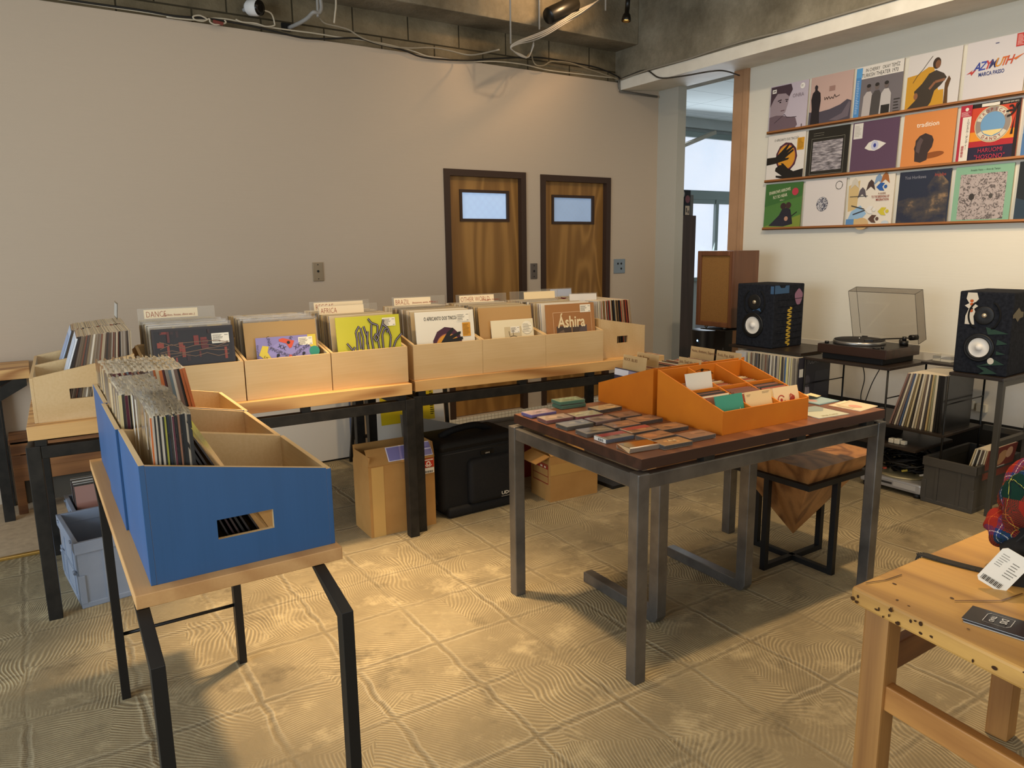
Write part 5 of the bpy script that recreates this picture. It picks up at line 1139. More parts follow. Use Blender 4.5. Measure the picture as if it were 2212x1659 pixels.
# clear boxes
for y in (2.255, 2.12):
    g = thing('clear_box', 'clear plastic box on the shelf behind the leaning records, %s' % ('left one' if y > 2.2 else 'right one next to the speaker'), 'box', (4.62, y, .7505)); b = MB()
    b.box((-.05, -.055, 0), (.05, .055, .035), 0, .004); b.build('case', clear('clear_box', 'E8E4DA', .18, .08), g)
# monitor speakers
FAB = noisy('navy_fabric', '17191E', '26282E', 60, .95, 0, .25, 90, 4, .15)
def monitor(label, y1, W, zb, H, D, xf, wu, wv, tu, tv, cone_r, tw_r, rz=0):
    o = thing('monitor_speaker', label, 'speaker', (xf, y1, zb), rz)
    b = MB(); b.box((0, -W, 0), (D, 0, H), 0, 0); c_ = b.build('cabinet', FAB, o); md = c_.modifiers.new('round', 'BEVEL'); md.width = .008; md.segments = 3
    wc = Vector((-.001, -wu * W, wv * H)); ax = (-1, 0, 0)
    b = MB(); r = cone_r * 1.5; b.lathe([(r, 0), (r, .006), (r * .93, .010), (r * .86, .004), (r * .80, .011), (r * .70, .008), (cone_r, .0)], wc, ax, 0, 40); b.build('woofer_surround', M('12110F', .45), o)
    b = MB(); b.lathe([(cone_r * 1.03, .004), (cone_r * .9, -.0005 + .003), (cone_r * .34, .0015), (cone_r * .33, .003)], wc, ax, 0, 40); b.build('woofer_cone', M('E3DDD2', .4), o)
    b = MB(); b.lathe([(cone_r * .37, .002), (cone_r * .3, .011), (cone_r * .15, .016), (0, .0175)], wc, ax, 0, 32); b.build('dust_cap', M('E6E1D8', .35), o)
    tc = Vector((-.001, -tu * W, tv * H))
    b = MB(); b.lathe([(tw_r, 0), (tw_r, .004), (tw_r * .93, .006), (tw_r * .45, .002), (0, .002)], tc, ax, 0, 36); b.build('tweeter_plate', M('161513', .5), o)
    b = MB(); b.lathe([(tw_r * .26, .002), (tw_r * .26, .006), (tw_r * .16, .010), (0, .011)], tc, ax, 0, 20); b.build('tweeter_dome', M('C9B89C', .25, .7), o)
    b = MB()
    for s in (1, -1):
        pts = []
        for k in range(13):
            a_ = R(-52 + 104 * k / 12); rr_ = tw_r * 1.72
            pts.append((-.002, -tu * W - s * rr_ * math.cos(a_) * .92, tv * H + rr_ * math.sin(a_) * 1.02))
        b.tube(pts, .0052, 0, 6); b.cyl((-.003, pts[0][1] + s * .005, pts[0][2]), (.001, pts[0][1] + s * .005, pts[0][2]), .005, 0, 10); b.cyl((-.003, pts[-1][1] + s * .005, pts[-1][2]), (.001, pts[-1][1] + s * .005, pts[-1][2]), .005, 0, 10)
    b.build('sound_slot', M('060606', .9), o)
    return o
sl = monitor('navy fabric covered monitor speaker left of the turntable, with yellow zigzag stitching', 3.506, .310, .7575, .433, .325, 4.205, .47, .345, .49, .715, .058, .054)
a = Art((0, -.310, 0), (1, 0, 0), (0, 0, 1), (0, -1, 0), .325, .433, .002)
pts = []
for k in range(121):
    v = .03 + .60 * k / 120; pts.append((.50 + .075 * math.sin(2 * math.pi * k / 120 * 9.5) + .05 * (v - .1), v))
a.line(M('C9A63A', .8), pts, .022)
a.poly(M('8A6478', .9), [(.80 + .13 * math.cos(R(t_)) * (1 + .1 * math.sin(R(3 * t_))), .79 + .125 * math.sin(R(t_)) * (1 + .08 * math.cos(R(4 * t_)))) for t_ in range(0, 360, 15)])
a.build('stitched_patch', sl)
a = Art((0, 0, 0), (0, -1, 0), (0, 0, 1), (-1, 0, 0), .310, .433, .002); a.poly(M('3A5878', .95), [(.45, .57), (.48, .62), (.56, .635), (.64, .62), (.68, .565), (.60, .59), (.52, .59)]); a.rect(M('3A5878', .95), .905, .855, .99, .975); a.build('denim_patch', sl)
a = Art((0, -.310, 0), (1, 0, 0), (0, 0, 1), (0, -1, 0), .325, .433, .0025); a.poly(M('3A5878', .95), [(.0, .855), (.47, .86), (.47, .98), (.36, .98), (.32, .945), (.2, .945), (.14, .985), (.0, .985)]); a.build('denim_patch', sl)
b = MB()
for k in range(7): b.tube([(.04, -.3115, .06 + .045 * k), (.16, -.3125, .058 + .045 * k), (.31, -.3115, .064 + .045 * k)], .0022, 0, 6)
b.build('fabric_pleat', FAB, sl)
sr = monitor('navy fabric covered monitor speaker at the right edge, with green zigzags and a white patch', 2.022, .262, .7605, .440, .33, 4.225, .46, .325, .50, .715, .050, .048, R(3))
a = Art((0, 0, 0), (0, -1, 0), (0, 0, 1), (-1, 0, 0), .262, .44, .002); GP = M('2A4236', .95)
a.poly(GP, [(.55, .58), (.97, .515), (.60, .49)]).poly(GP, [(.78, .44), (.97, .395), (.77, .37)]).poly(GP, [(.78, .30), (.95, .27), (.78, .255)]).poly(GP, [(.72, .21), (.95, .145), (.45, .10), (.62, .135)]).poly(GP, [(.45, .10), (.62, .09), (.84, .03), (.5, .0), (.6, .045)])
a.build('sewn_zigzag', sr); a = Art((0, 0, 0), (0, -1, 0), (0, 0, 1), (-1, 0, 0), .262, .44, .003)
a.poly(M('CFC6B4', .9), [(.16, .985), (.33, .985), (.37, .91), (.30, .855), (.37, .825), (.30, .79), (.33, .75), (.30, .70), (.33, .60), (.15, .60), (.15, .70), (.20, .79), (.12, .825), (.20, .855), (.14, .91)])
for x, y, c_ in ((.245, .885, 'B85A2C'), (.25, .845, 'B85A2C'), (.245, .79, '201A18'), (.25, .765, 'B85A2C')): a.ell(M(c_, .9), x, y, .035, .018)
a.ell(M('CFC6B4', .9), .70, .175, .06, .04); a.build('sewn_patch', sr)
a = Art((0, -.262, 0), (1, 0, 0), (0, 0, 1), (0, -1, 0), .33, .44, .002); a.poly(M('6A6250', .95), [(.0, .74), (.1, .78), (.2, .82), (.3, .77), (.4, .76), (.4, .70), (.28, .69), (.2, .65), (.1, .70), (0, .70)]); a.build('fabric_patch', sr)
# right speaker stand
st = thing('speaker_stand', 'dark steel stand with a wooden top under the right monitor speaker', 'stand', (4.19, 1.75, 0)); SS = M('4A463E', .45, .4)
b = MB(); b.box((0, 0, .742), (.42, .272, .760), 0, .003); b.build('stand_top', BLKW, st)
for x in (.01, .37):
    b = MB(); b.box((x, .0, 0), (x + .028, .028, .742), 0, .002); b.build('leg', SS, st)
b = MB(); b.box((.046, .004, .385), (.37, .032, .415)); b.box((.374, .036, .385), (.402, .236, .415)); b.box((.046, .004, .712), (.37, .032, .742)); b.build('cross_bar', SS, st)
# turntable
tt = thing('turntable', 'black turntable with its smoked lid open, between the two monitor speakers', 'turntable', (4.2, 2.39, .7405))
b = MB(); b.box((.0, .0, .038), (.37, .455, .094), 0, .003); b.build('plinth', wood('dark_plinth', '231510', '3A241A', 'y', 5, .08, .35, .4, .5, .3), tt)
b = MB(); b.box((.02, .03, .0), (.36, .43, .038), 0, .004); b.build('underside', M('0C0B0A', .6), tt)
b = MB(); b.box((.004, .004, .094), (.366, .451, .0955)); b.build('deck_top', M('1C1917', .35), tt)
pc = Vector((.178, .283, .0955))
b = MB(); b.lathe([(0, 0), (.150, 0), (.153, .004), (.153, .020), (.148, .022), (0, .022)], pc, (0, 0, 1), 0, 56); b.build('platter', M('9C9A96', .3, .85), tt)
b = MB(); b.lathe([(.147, .0225), (.147, .026), (0, .026)], pc, (0, 0, 1), 0, 48); b.build('slip_mat', M('1F1C1A', .8), tt)
b = MB(); b.cyl(pc + Vector((0, 0, .026)), pc + Vector((0, 0, .036)), .0035); b.build('spindle', M('C8C4BC', .2, .9), tt)
tp_ = Vector((.285, .055, .0955))
b = MB(); b.cyl(tp_, tp_ + Vector((0, 0, .03)), .024, 0, 20); b.cyl(tp_ + Vector((0, 0, .03)), tp_ + Vector((0, 0, .055)), .012); b.cyl(tp_ + Vector((.05, -.01, .045)), tp_ + Vector((.10, -.022, .045)), .017); b.build('tonearm_base', M('1A1816', .35, .3), tt)
b = MB(); b.tube(smooth_path([tp_ + Vector((.07, -.015, .045)), tp_ + Vector((0, 0, .045)), tp_ + Vector((-.10, .055, .044)), tp_ + Vector((-.17, .115, .036))], 5), .0042); b.build('tonearm', M('2A2724', .3, .6), tt)
b = MB(); b.bar(tp_ + Vector((-.16, .105, .034)), tp_ + Vector((-.195, .14, .030)), .016, .014, 0, .002); b.build('headshell', M('111010', .3), tt)
b = MB(); b.cyl((.045, .42, .0955), (.045, .42, .108), .013); b.cyl((.03, .08, .0955), (.03, .08, .101), .02); b.cyl((.06, .06, .0955), (.06, .06, .106), .009); b.build('control_knob', M('151412', .35), tt)
SMK = clear('smoked_lid', '4A4642', .10, .06)
mt, nt, bs = new_mat('smoked_acrylic'); t = NT(nt); tr = t.n('ShaderNodeBsdfTransparent'); tr.inputs[0].default_value = (.82, .805, .79, 1); gl = t.n('ShaderNodeBsdfGlossy'); gl.inputs['Roughness'].default_value = .05; mx = t.n('ShaderNodeMixShader'); mx.inputs[0].default_value = .035
t.l(tr.outputs[0], mx.inputs[1]); t.l(gl.outputs[0], mx.inputs[2]); t.l(mx.outputs[0], nt.nodes['Material Output'].inputs[0]); SMK = mt
hg = Vector((.372, 0, .10)); an = R(74); dF = Vector((-math.cos(an), 0, math.sin(an))); dU = Vector((math.sin(an), 0, math.cos(an))); yv = Vector((0, 1, 0))
LW, LD, LH = .435, .325, .088; h0 = hg + yv * .012
def lp(f, y, u): return h0 + dF * (f * LD) + yv * (y * LW) + dU * (u * LH)
b = MB()
for q in ([lp(0, 0, 1), lp(1, 0, 1), lp(1, 1, 1), lp(0, 1, 1)], [lp(0, 0, 0), lp(1, 0, 0), lp(1, 0, 1), lp(0, 0, 1)], [lp(0, 1, 0), lp(1, 1, 0), lp(1, 1, 1), lp(0, 1, 1)], [lp(1, 0, 0), lp(1, 1, 0), lp(1, 1, 1), lp(1, 0, 1)], [lp(0, 0, 0), lp(0, 1, 0), lp(0, 1, 1), lp(0, 0, 1)]):
    n = (q[1] - q[0]).cross(q[2] - q[1]).normalized() * .002; b.prism([tuple(v) for v in q], tuple(n))
b.build('smoked_lid', SMK, tt)
b = MB()
for p, q in ((lp(0, 0, 0), lp(1, 0, 0)), (lp(1, 0, 0), lp(1, 1, 0)), (lp(1, 1, 0), lp(0, 1, 0)), (lp(1, 0, 0), lp(1, 0, 1)), (lp(1, 1, 0), lp(1, 1, 1)), (lp(0, 0, 1), lp(1, 0, 1)), (lp(1, 0, 1), lp(1, 1, 1)), (lp(1, 1, 1), lp(0, 1, 1)), (lp(0, 0, 0), lp(0, 0, 1))): b.cyl(p, q, .0013, 0, 6)
b.build('lid_edge', M('2A2826', .3), tt)
b = MB()
for y in (.10, .35): b.box((.362, y, .05), (.380, y + .03, .12))
b.build('lid_hinge', M('1A1816', .4), tt)
for k, P_ in enumerate(([(4.40, 2.66, .722), (4.38, 2.62, .62), (4.37, 2.63, .5), (4.36, 2.60, .41)], [(4.40, 2.52, .722), (4.37, 2.56, .60), (4.36, 2.59, .48), (4.35, 2.60, .41)])):
    cable('black_lead', P_, .003, K_BLACK, ('slack black lead hanging from the turntable shelf', 'taut black lead slanting down from the turntable shelf')[k])
# vintage brown speaker on a black stand
VB = wood('speaker_walnut', '5A3620', '7A4C2E', 'z', 4, .1, .4, .35, .5, .15)
v = thing('vintage_speaker', 'brown wooden box speaker with a tan cloth grille by the opening', 'speaker', (4.35, 4.024, .846))
b = MB(); b.box((.02, -.349, 0), (.285, 0, .568), 0, .003); b.build('cabinet', VB, v)
b = MB()
for lo, hi in (((0, -.349, 0), (.022, -.312, .568)), ((0, -.037, 0), (.022, 0, .568)), ((0, -.312, 0), (.022, -.037, .037)), ((0, -.312, .531), (.022, -.037, .568))): b.box(lo, hi, 0, .006)
b.build('front_frame', VB, v)
b = MB(); b.box((.013, -.314, .035), (.02, -.035, .533)); b.build('grille_cloth', noisy('tan_grille', '6E4A22', '9C7038', 240, .95, 0, .4, 300), v)
st = thing('speaker_stand', 'black steel stand carrying the vintage brown speaker', 'stand', (4.48, 3.85, 0))
b = MB(); b.box((-.13, -.12, .818), (.12, .12, .826)); b.build('top_plate', B_STEEL, st)
b = MB(); b.box((-.04, -.05, .012), (.04, .05, .818)); b.build('post', M('12110F', .5), st)
b = MB(); b.box((-.14, -.14, 0), (.14, .14, .012)); b.build('base_plate', B_STEEL, st)
b = MB()
for x, y in ((-.1, -.09), (-.1, .09), (.1, .0)): b.lathe([(.004, .826), (.012, .834), (.014, .846), (0, .846)], (x, y, 0), (0, 0, 1), 0, 12)
b.build('spike_foot', M('9A958C', .3, .8), st)
# things in the opening
g = thing('tall_cabinet', 'tall narrow dark brown cabinet standing in the opening', 'cabinet', (5.36, 5.30, 0)); b = MB(); b.box((0, 0, 0), (.33, .5, 1.745), 0, .003); b.build('carcass', wood('dark_cabinet', '3E2E24', '57443A', 'z', 3, .1, .5, .3, .5), g)
for k, (x0, w_, h_, c_, lb) in enumerate(((.01, .018, .215, 'C9C4B4', 'cream record sleeve on top of the tall brown cabinet, leftmost'), (.035, .012, .21, '5A5650', 'dark grey record sleeve beside the black box on the tall cabinet'), (.255, .05, .20, '6A6864', 'grey plastic wrapped sleeves right of the black box on the tall cabinet'))):
    g = thing('record_sleeve', lb, 'record', (5.36 + x0, 5.32, 1.7455)); b = MB(); b.box((0, 0, 0), (w_, .3, h_), 0, .001); b.build('sleeve', M(c_, .4), g)
g = thing('black_box', 'black box with three stickers on top of the tall brown cabinet', 'box', (5.455, 5.315, 1.7455)); b = MB(); b.box((0, 0, 0), (.165, .3, .245), 0, .003); b.build('case', M('1E1B1F', .45), g)
a = Art((0, 0, 0), (1, 0, 0), (0, 0, 1), (0, -1, 0), .165, .245, .001); a.ell('B8B4B0', .34, .84, .14, .13).ell('1E1B1F', .36, .8, .05, .06).ell('7E4A50', .74, .64, .2, .15).rect('C8B49C', .55, .02, .92, .38).rect('3A3030', .62, .12, .7, .3).rect('6A5A50', .75, .08, .88, .2); a.build('sticker', g)
g = thing('pale_panel', 'pale blue panel standing behind the vintage speaker in the opening', 'panel', (4.98, 4.48, 0)); b = MB(); b.box((.1, 0, 0), (.13, .22, .80), 0, .003); b.build('board', M('8FA2BE', .5), g)
g = thing('black_bin', 'black tapered bin behind the vintage speaker stand with a small blue light', 'bin', (4.84, 4.36, 0)); b = MB(); b.lathe([(.08, 0), (.12, .74), (.11, .745), (0, .74)], (0, 0, 0), (0, 0, 1), 0, 24); b.build('body', M('161619', .4), g)
mt, nt, bs = new_mat('blue_led'); bs.inputs['Emission Color'].default_value = (.3, .6, 1, 1); bs.inputs['Emission Strength'].default_value = 4
b = MB(); b.lathe([(.008, 0), (0, .004)], (-.118, -.02, .66), (-1, 0, 0), 0, 12); b.build('indicator_light', mt, g)
# floor level things at the right wall
g = thing('low_table', 'small black table low on the floor left of the leaning records', 'table', (4.14, 2.14, 0)); b = MB(); b.box((0, 0, .275), (.42, .55, .295), 0, .004); b.build('table_top', BLKW, g)
for x, y in ((.38, .04), (.38, .49), (.02, .49)):
    b = MB(); b.box((x, y, 0), (x + .035, y + .035, .275)); b.build('leg', B_STEEL, g)
g = thing('power_plug', 'white plug blocks on the low black table', 'plug', (4.18, 2.26, .2955)); b = MB(); b.box((0, 0, 0), (.04, .03, .03), 0, .004); b.box((.0, .034, 0), (.04, .064, .026), 0, .004); b.box((.01, -.03, 0), (.04, -.004, .022), 0, .004); b.build('body', M('D8D0BC', .45), g)
g = thing('black_amplifier', 'flat black amplifier on the low black table', 'amplifier', (4.18, 2.40, .2955)); b = MB(); b.box((0, 0, 0), (.30, .26, .055), 0, .003); b.build('case', M('121110', .35), g); b = MB(); b.box((.004, -.002, .006), (.008, .262, .05)); b.build('front_edge', M('3A3A3C', .3, .6), g)
g = thing('disc_player', 'silver disc player on the floor under tangled black leads', 'player', (4.17, 2.105, 0)); SV = M('A9A7A6', .35, .4)
b = MB(); b.box((0, 0, .028), (.34, .37, .085), 0, .01); b.build('case', SV, g); b = MB(); b.box((-.004, .03, .045), (.0, .16, .07), 0, .0); b.build('drawer', M('BDBBB8', .3, .3), g); b = MB(); b.box((-.002, .17, .05), (.001, .34, .062)); b.build('front_slot', M('2A2826', .5), g)
b = MB()
for x, y in ((.03, .03), (.03, .34), (.31, .03), (.31, .34)): b.cyl((x, y, 0), (x, y, .028), .022, 0, 12)
b.build('foot', M('1A1816', .5), g); b = MB(); b.lathe([(0, .085), (.15, .085), (.155, .092), (.15, .096), (0, .096)], (.17, .19, 0), (0, 0, 1), 0, 36); b.build('turntable_plate', M('C8B88C', .3, .5), g)
b = MB(); rr = random.Random(21)
for k in range(22):
    r_ = rr.uniform(.05, .13); cx_, cy_, cz_ = 4.34 + rr.uniform(-.04, .04), 2.29 + rr.uniform(-.05, .05), .108 + .005 * k + rr.uniform(0, .01)
    b.tube([(cx_ + r_ * math.cos(R(a_)) * rr.uniform(.95, 1.05), cy_ + 1.15 * r_ * math.sin(R(a_)), cz_ + .02 * math.sin(R(a_ * 2 + 40 * k))) for a_ in range(0, 360, 20)], .0055, 0, 6, True)
tag(b.build('tangled_leads', M('100F0E', .45)), 'heap of tangled black leads on the silver disc player', 'cables', kind='stuff')
for k, (x, y, z, c_) in enumerate(((4.21, 2.37, .118, 'B84A2C'), (4.22, 2.25, .13, 'B8A23A'), (4.25, 2.16, .12, 'C8C0B0'))):
    b = MB(); b.bar((x, y, z), (x + .01, y - .03, z + .01), .012, .012, 0, .003); tag(b.build('lead_connector', M(c_, .4)), ('orange plug in the tangled leads', 'yellow plug in the tangled leads', 'pale plug at the right of the tangled leads')[k], 'plug')
G3 = Fr((4.175, 2.10, 0), -90); container('dark grey crate with a few records on the floor at the right', G3, .27, .50, .265, GRYD)
for i in range(7):
    record(G3.w(.150 + .0135 * i, .25, .0245), R(0), 0, .007, 'record leaning in the dark grey crate at the right', .33, .325, ['C9B48A', 'E0D6BC', '3A342E', 'D8CEB4', 'A08F78', 'D9CFB4', 'C8B48E'][i], ['C9B48A', 'E0D6BC', '3A342E', 'D8CEB4', '5A4A40', 'D9CFB4', 'C8B48E'][i], 'records in the dark grey crate').rotation_euler = (R(13 - .6 * i), 0, 0)
o, a = cover(G3.w(.246, .25, .0245), 0, 0, 'red and tan photo cover at the right end of the dark grey crate', '8A4A38', W=.33, H=.325, th=.005); o.rotation_euler = (R(8), 0, 0)
a.rect('7A3A30', 0, 0, 1, 1).ell('B88A60', .5, .8, .18, .12, rot=20).ell('C89A78', .75, .86, .12, .1).ell('5A2420', .25, .8, .14, .14); a.build('cover_art', o)
a = Art((4.20, 1.8225, .225), (1, 0, 0), (0, 0, 1), (0, -1, 0), .30, .03, .001); a.rect('B8B0A0', .35, .1, .95, .9).rect('5A544A', .4, .5, .8, .6).rect('8A4038', .83, .3, .92, .7); tag(a.build('paper_label'), 'white paper label on the side of the dark grey crate', 'label')
# sockets
for k, (y, z) in enumerate(((2.245, .44), (2.17, .43))):
    g = thing('wall_socket', ('left', 'right')[k] + ' cream plug at the skirting behind the speaker stand', 'plug', (XR - .004, y, z)); b = MB(); b.box((-.03, -.03, -.025), (0, .03, .025), 0, .004); b.build('body', M('E2DAC4', .4), g)
# ------------------------------------------------------------------ records on the right wall
RAIL = wood('rail_wood', '8A5426', 'B07440', 'y', 4, .1, .5, .4, .45, .1)
for k, z in enumerate((2.291, 1.929, 1.567)):
    g = thing('record_rail', ('top', 'middle', 'bottom')[k] + ' wooden display rail on the right wall', 'shelf', (XR, 2.6, z), 0, 'wooden record rails')
    b = MB(); b.box((-.042, -1.6, 0), (0, 1.292, .006)); b.box((-.042, -1.6, 0), (-.034, 1.292, .020), 0, .001); b.build('rail', RAIL, g)
YS = [3.723, 3.370, 3.016, 2.654, 2.297, 1.940]; ZS = [2.2975, 1.9355, 1.5735]
def wcov(r, c, label, face, size=.33, spine='D9CFBC'):
    o, a = cover((XR - .0285, YS[c], ZS[r]), R(-90), R(2.2), label, face, W=size, H=size + .016 * 0 + .012, th=.006, spine=spine); o['group'] = 'records shown on the right wall'; return o, a
o, a = wcov(0, 0, 'pale mauve record with a large dark portrait, top left of the wall records', 'BDB2BC')
a.poly('4A3A42', [(.02, .98), (.55, .98), (.60, .86), (.52, .72), (.40, .80), (.20, .82), (.10, .70), (.02, .55)]).poly('9A8A90', [(.02, .55), (.10, .70), (.20, .82), (.42, .80), (.52, .72), (.50, .58), (.44, .40), (.36, .34), (.2, .36), (.04, .2)]).poly('6E5C64', [(.02, .0), (.02, .34), (.2, .36), (.36, .34), (.5, .3), (.72, .26), (.78, .1), (.70, .0)]).line('3A2C34', [(.16, .2), (.42, .36), (.5, .28), (.75, .27)], .012).line('3A2C34', [(.22, .66), (.32, .68)], .025).line('3A2C34', [(.42, .67), (.5, .66)], .02).ell('2A2026', .29, .63, .025, .015).ell('2A2026', .46, .63, .02, .015).line('5A3A42', [(.32, .44), (.42, .45)], .015)
a.rect('E8E2DA', .06, .84, .17, .92).rect('4A4440', .08, .87, .15, .89).ell('EDE8E0', .86, .89, .06).lines('6A6258', .82, .87, .9, .92, 2, 3).text('8A7E86', .76, .68, .11, 'ONRA', sx=.9).rect('4A3A42', .89, .03, .91, .10); a.build('cover_art', o)
o, a = wcov(0, 1, 'dusty pink record with a standing dark silhouette, second in the top row', 'BFA297')
a.poly('4E4852', [(.0, .0), (1, 0), (1, .40), (.9, .44), (.75, .36), (.5, .30), (.28, .28), (0, .3)]).poly('2A2528', [(.04, .0), (.06, .35), (.03, .55), (.06, .68), (.11, .72), (.11, .80), (.14, .84), (.18, .80), (.17, .73), (.25, .66), (.27, .5), (.25, .3), (.27, .05), (.22, .0)]).ell('2F2A2E', .135, .79, .035, .045).poly('6A6068', [(.5, .08), (.8, .18), (.95, .40), (.99, .36), (.95, .1), (.7, .05)]).line('3A2E2C', [(.36, .56), (.37, .50), (.41, .55), (.43, .50), (.46, .56), (.5, .50), (.53, .54), (.57, .50), (.6, .58), (.63, .52), (.72, .55)], .014).rect('9A7A70', .46, .66, .6, .76); a.build('cover_art', o)
o, a = wcov(0, 2, 'grey photo record titled TURKISH THEATER 1970 with a blue side strip', '77706F')
a.rect('6E686A', .02, .0, 1, .76).rect('DAD4CA', 0, .76, 1, 1).rect('4E86BC', 0, .0, .12, .9).rect('5A9ACC', .0, .80, .13, .98).text('1A1816', .56, .885, .095, 'IN CHERRY   OKAY TEMİZ', sx=.62).text('1A1816', .51, .785, .105, 'TURKISH THEATER 1970', sx=.66)
for x, c1, c2 in ((.30, 'B0A8A4', '8A8280'), (.48, '4A4644', '3A3634'), (.68, 'B8B2AE', 'A8A09A')):
    a.poly(c1, [(x - .12, .0), (x - .10, .42), (x - .04, .5), (x + .05, .5), (x + .11, .40), (x + .12, .0)]).ell('6A5E5A', x, .57, .045, .06).ell('2E2A28', x, .61, .045, .035)
a.poly('2A2826', [(.60, .0), (.6, .2), (.78, .2), (.78, .0)]).lines('2E2A28', .86, .02, .99, .3, 5, 2); a.lines('C8DCEC', .03, .1, .10, .75, 20, 3, .3); a.build('cover_art', o)
o, a = wcov(0, 3, 'pale grey record with a figure in dark clothes on a yellow sofa, fourth in the top row', 'CFC9C4')
a.poly('C28F2C', [(.0, .0), (.0, .62), (.2, .64), (.4, .74), (.5, .72), (.62, .3), (.72, .3), (.74, .0)]).poly('3E352C', [(.0, .0), (.2, .18), (.16, .34), (.30, .46), (.42, .62), (.55, .66), (.70, .58), (.76, .5), (.66, .38), (.55, .3), (.5, .1), (.42, .0)]).ell('3A2A20', .55, .78, .075, .10).ell('7A5238', .575, .76, .05, .07).line('8A5C40', [(.73, .47), (.55, .45), (.45, .34)], .045).ell('8A5C40', .2, .25, .04, .06).poly('5A3E22', [(.74, .0), (.74, .4), (.80, .52), (.84, .46), (.80, .3), (.82, .0)]).line('4A4038', [(.12, .5), (.2, .62), (.3, .72), (.4, .85), (.46, .92)], .010); a.build('cover_art', o)
o, a = wcov(0, 4, 'white record with slanted rainbow lettering and a red sticker, top row right', 'CBC5C4')
for k, (ch, c_) in enumerate(zip('AZYMUTH', ('2A3A8A', '3A4A9A', 'B83A3A', '3A3A6A', 'C8862C', 'C8662C', 'B84A2C'))): a.text(c_, .20 + .088 * k, .50 + .004 * k, .20, ch, sx=.85, shear=.35, bold=.02)
a.poly('B83A34', [(.03, .47), (.14, .53), (.11, .49), (.2, .53), (.12, .44), (.10, .48)]).poly('C8662C', [(.80, .60), (.98, .66), (.84, .57)]).text('2E3E78', .46, .40, .09, 'MARCA PASSO', sx=.7, bold=.02).rect('B83A34', .82, .78, .97, .99).lines('E0B8B0', .84, .80, .95, .97, 8, 6, .45).rect('5A5A7A', .48, .90, .54, .915); a.build('cover_art', o)
o, a = wcov(1, 0, 'white wall record with dark hands over an ochre disc, middle row left', 'DDD6CC')
a.text('2A241E', .5, .86, .075, 'O AFRICANTO DOS TINCOÃS', sx=.62); a.ell('4A2433', .53, .50, .29, .32, n=11).ell('A8604C', .53, .50, .245, .27).ell('D0902C', .53, .50, .23, .255)
a.poly('1C1A18', [(.0, .52), (.0, .36), (.24, .38), (.45, .42), (.58, .44), (.62, .48), (.5, .48), (.72, .62), (.70, .66), (.55, .58), (.72, .70), (.70, .73), (.52, .65), (.6, .76), (.55, .77), (.40, .64), (.24, .52)]).poly('1C1A18', [(1, .22), (1, .03), (.55, .03), (.40, .05), (.28, .08), (.28, .12), (.45, .10), (.25, .22), (.26, .28), (.36, .34), (.42, .34), (.40, .38), (.46, .37), (.60, .25), (.75, .18)])
a.rect('D0962C', .80, .62, .98, .88).lines('6A4A14', .82, .64, .96, .86, 8, 5, .4); a.build('cover_art', o)
def skymat(name, c1, c2, c3, sc, st):
    mt, nt, b_ = new_mat(name); t = NT(nt); n = t.noise(t.coord((sc[0], 1, sc[1])), 3.0, 6, .6); t.l(t.ramp(n.outputs[0], ((st[0], c1), (st[1], c2), (st[2], c3))), b_.inputs['Base Color']); b_.inputs['Roughness'].default_value = .3; b_.inputs['Coat Weight'].default_value = .3; return mt
o, a = wcov(1, 1, 'black record with a framed grey seascape, middle row of the wall', '26241F')
a.line('8A8678', [(.10, .06), (.90, .06), (.90, .80), (.10, .80), (.10, .06)], .006).poly(skymat('grey_sea', '4A4648', '8A8488', 'B8B0B0', (5, 26), (.35, .5, .62)), [(.14, .13), (.86, .13), (.86, .74), (.14, .74)]).lines('8A8678', .14, .84, .5, .93, 2, 3, .15); a.build('cover_art', o)
o, a = wcov(1, 2, 'purple record with one white eye shape on the right wall', '5C4458')
a.poly('D8D2C8', [(.30, .48), (.38, .58), (.50, .62), (.62, .59), (.76, .53), (.62, .44), (.52, .41), (.40, .43)]).ell('B8B8CC', .52, .515, .08, .09).ell('3A4088', .52, .515, .03, .04).rect('D0CBC2', .03, .68, .23, .98).lines('8A8478', .05, .72, .2, .94, 8, 4, .3); a.build('cover_art', o)
o, a = wcov(1, 3, 'orange record reading tradition with a dark carved head', 'CF8448')
a.ell('8A4E26', .62, .21, .22, .055, rot=6).poly('3E3230', [(.28, .12), (.27, .3), (.25, .36), (.27, .42), (.27, .5), (.34, .58), (.45, .62), (.58, .56), (.62, .48), (.60, .36), (.53, .26), (.52, .13), (.40, .09)]).poly('5A4A48', [(.29, .3), (.30, .46), (.36, .55), (.42, .5), (.38, .4), (.36, .26)]).text('EDE2CE', .48, .74, .12, 'tradition', bold=.01); a.build('cover_art', o)
o, a = wcov(1, 4, 'red and yellow record with a lettered ring and white side strip, middle row', 'B8402A')
a.rect('241C1A', .0, .93, 1, 1).rect('C0422A', .0, .5, 1, .93).rect('D88A2C', .0, .36, 1, .52).rect('A82A30', .0, .26, 1, .36).rect('2A2438', .0, .0, 1, .26).rect('241C1A', .94, .0, 1, 1)
a.ell('C8B48A', .57, .63, .31).ell('8A8078', .57, .63, .295).ring('C8C0AC', .57, .63, .21, .285, 30, 75).ring('C8C0AC', .57, .63, .21, .285, 120, 165).ring('C8C0AC', .57, .63, .21, .285, 210, 330).ell('6A94B8', .57, .63, .205).poly('D8C284', [(.40, .53), (.74, .53), (.70, .48), (.57, .43), (.44, .48)]).arc_text('8A2420', .57, .63, .222, .072, 'TROPICAL', 150, 30).arc_text('8A2420', .57, .63, .272, .072, 'DANDY', 236, 304, True)
a.poly('241C1A', [(.88, .42), (.91, .62), (.95, .8), (.92, .62), (.92, .42)])
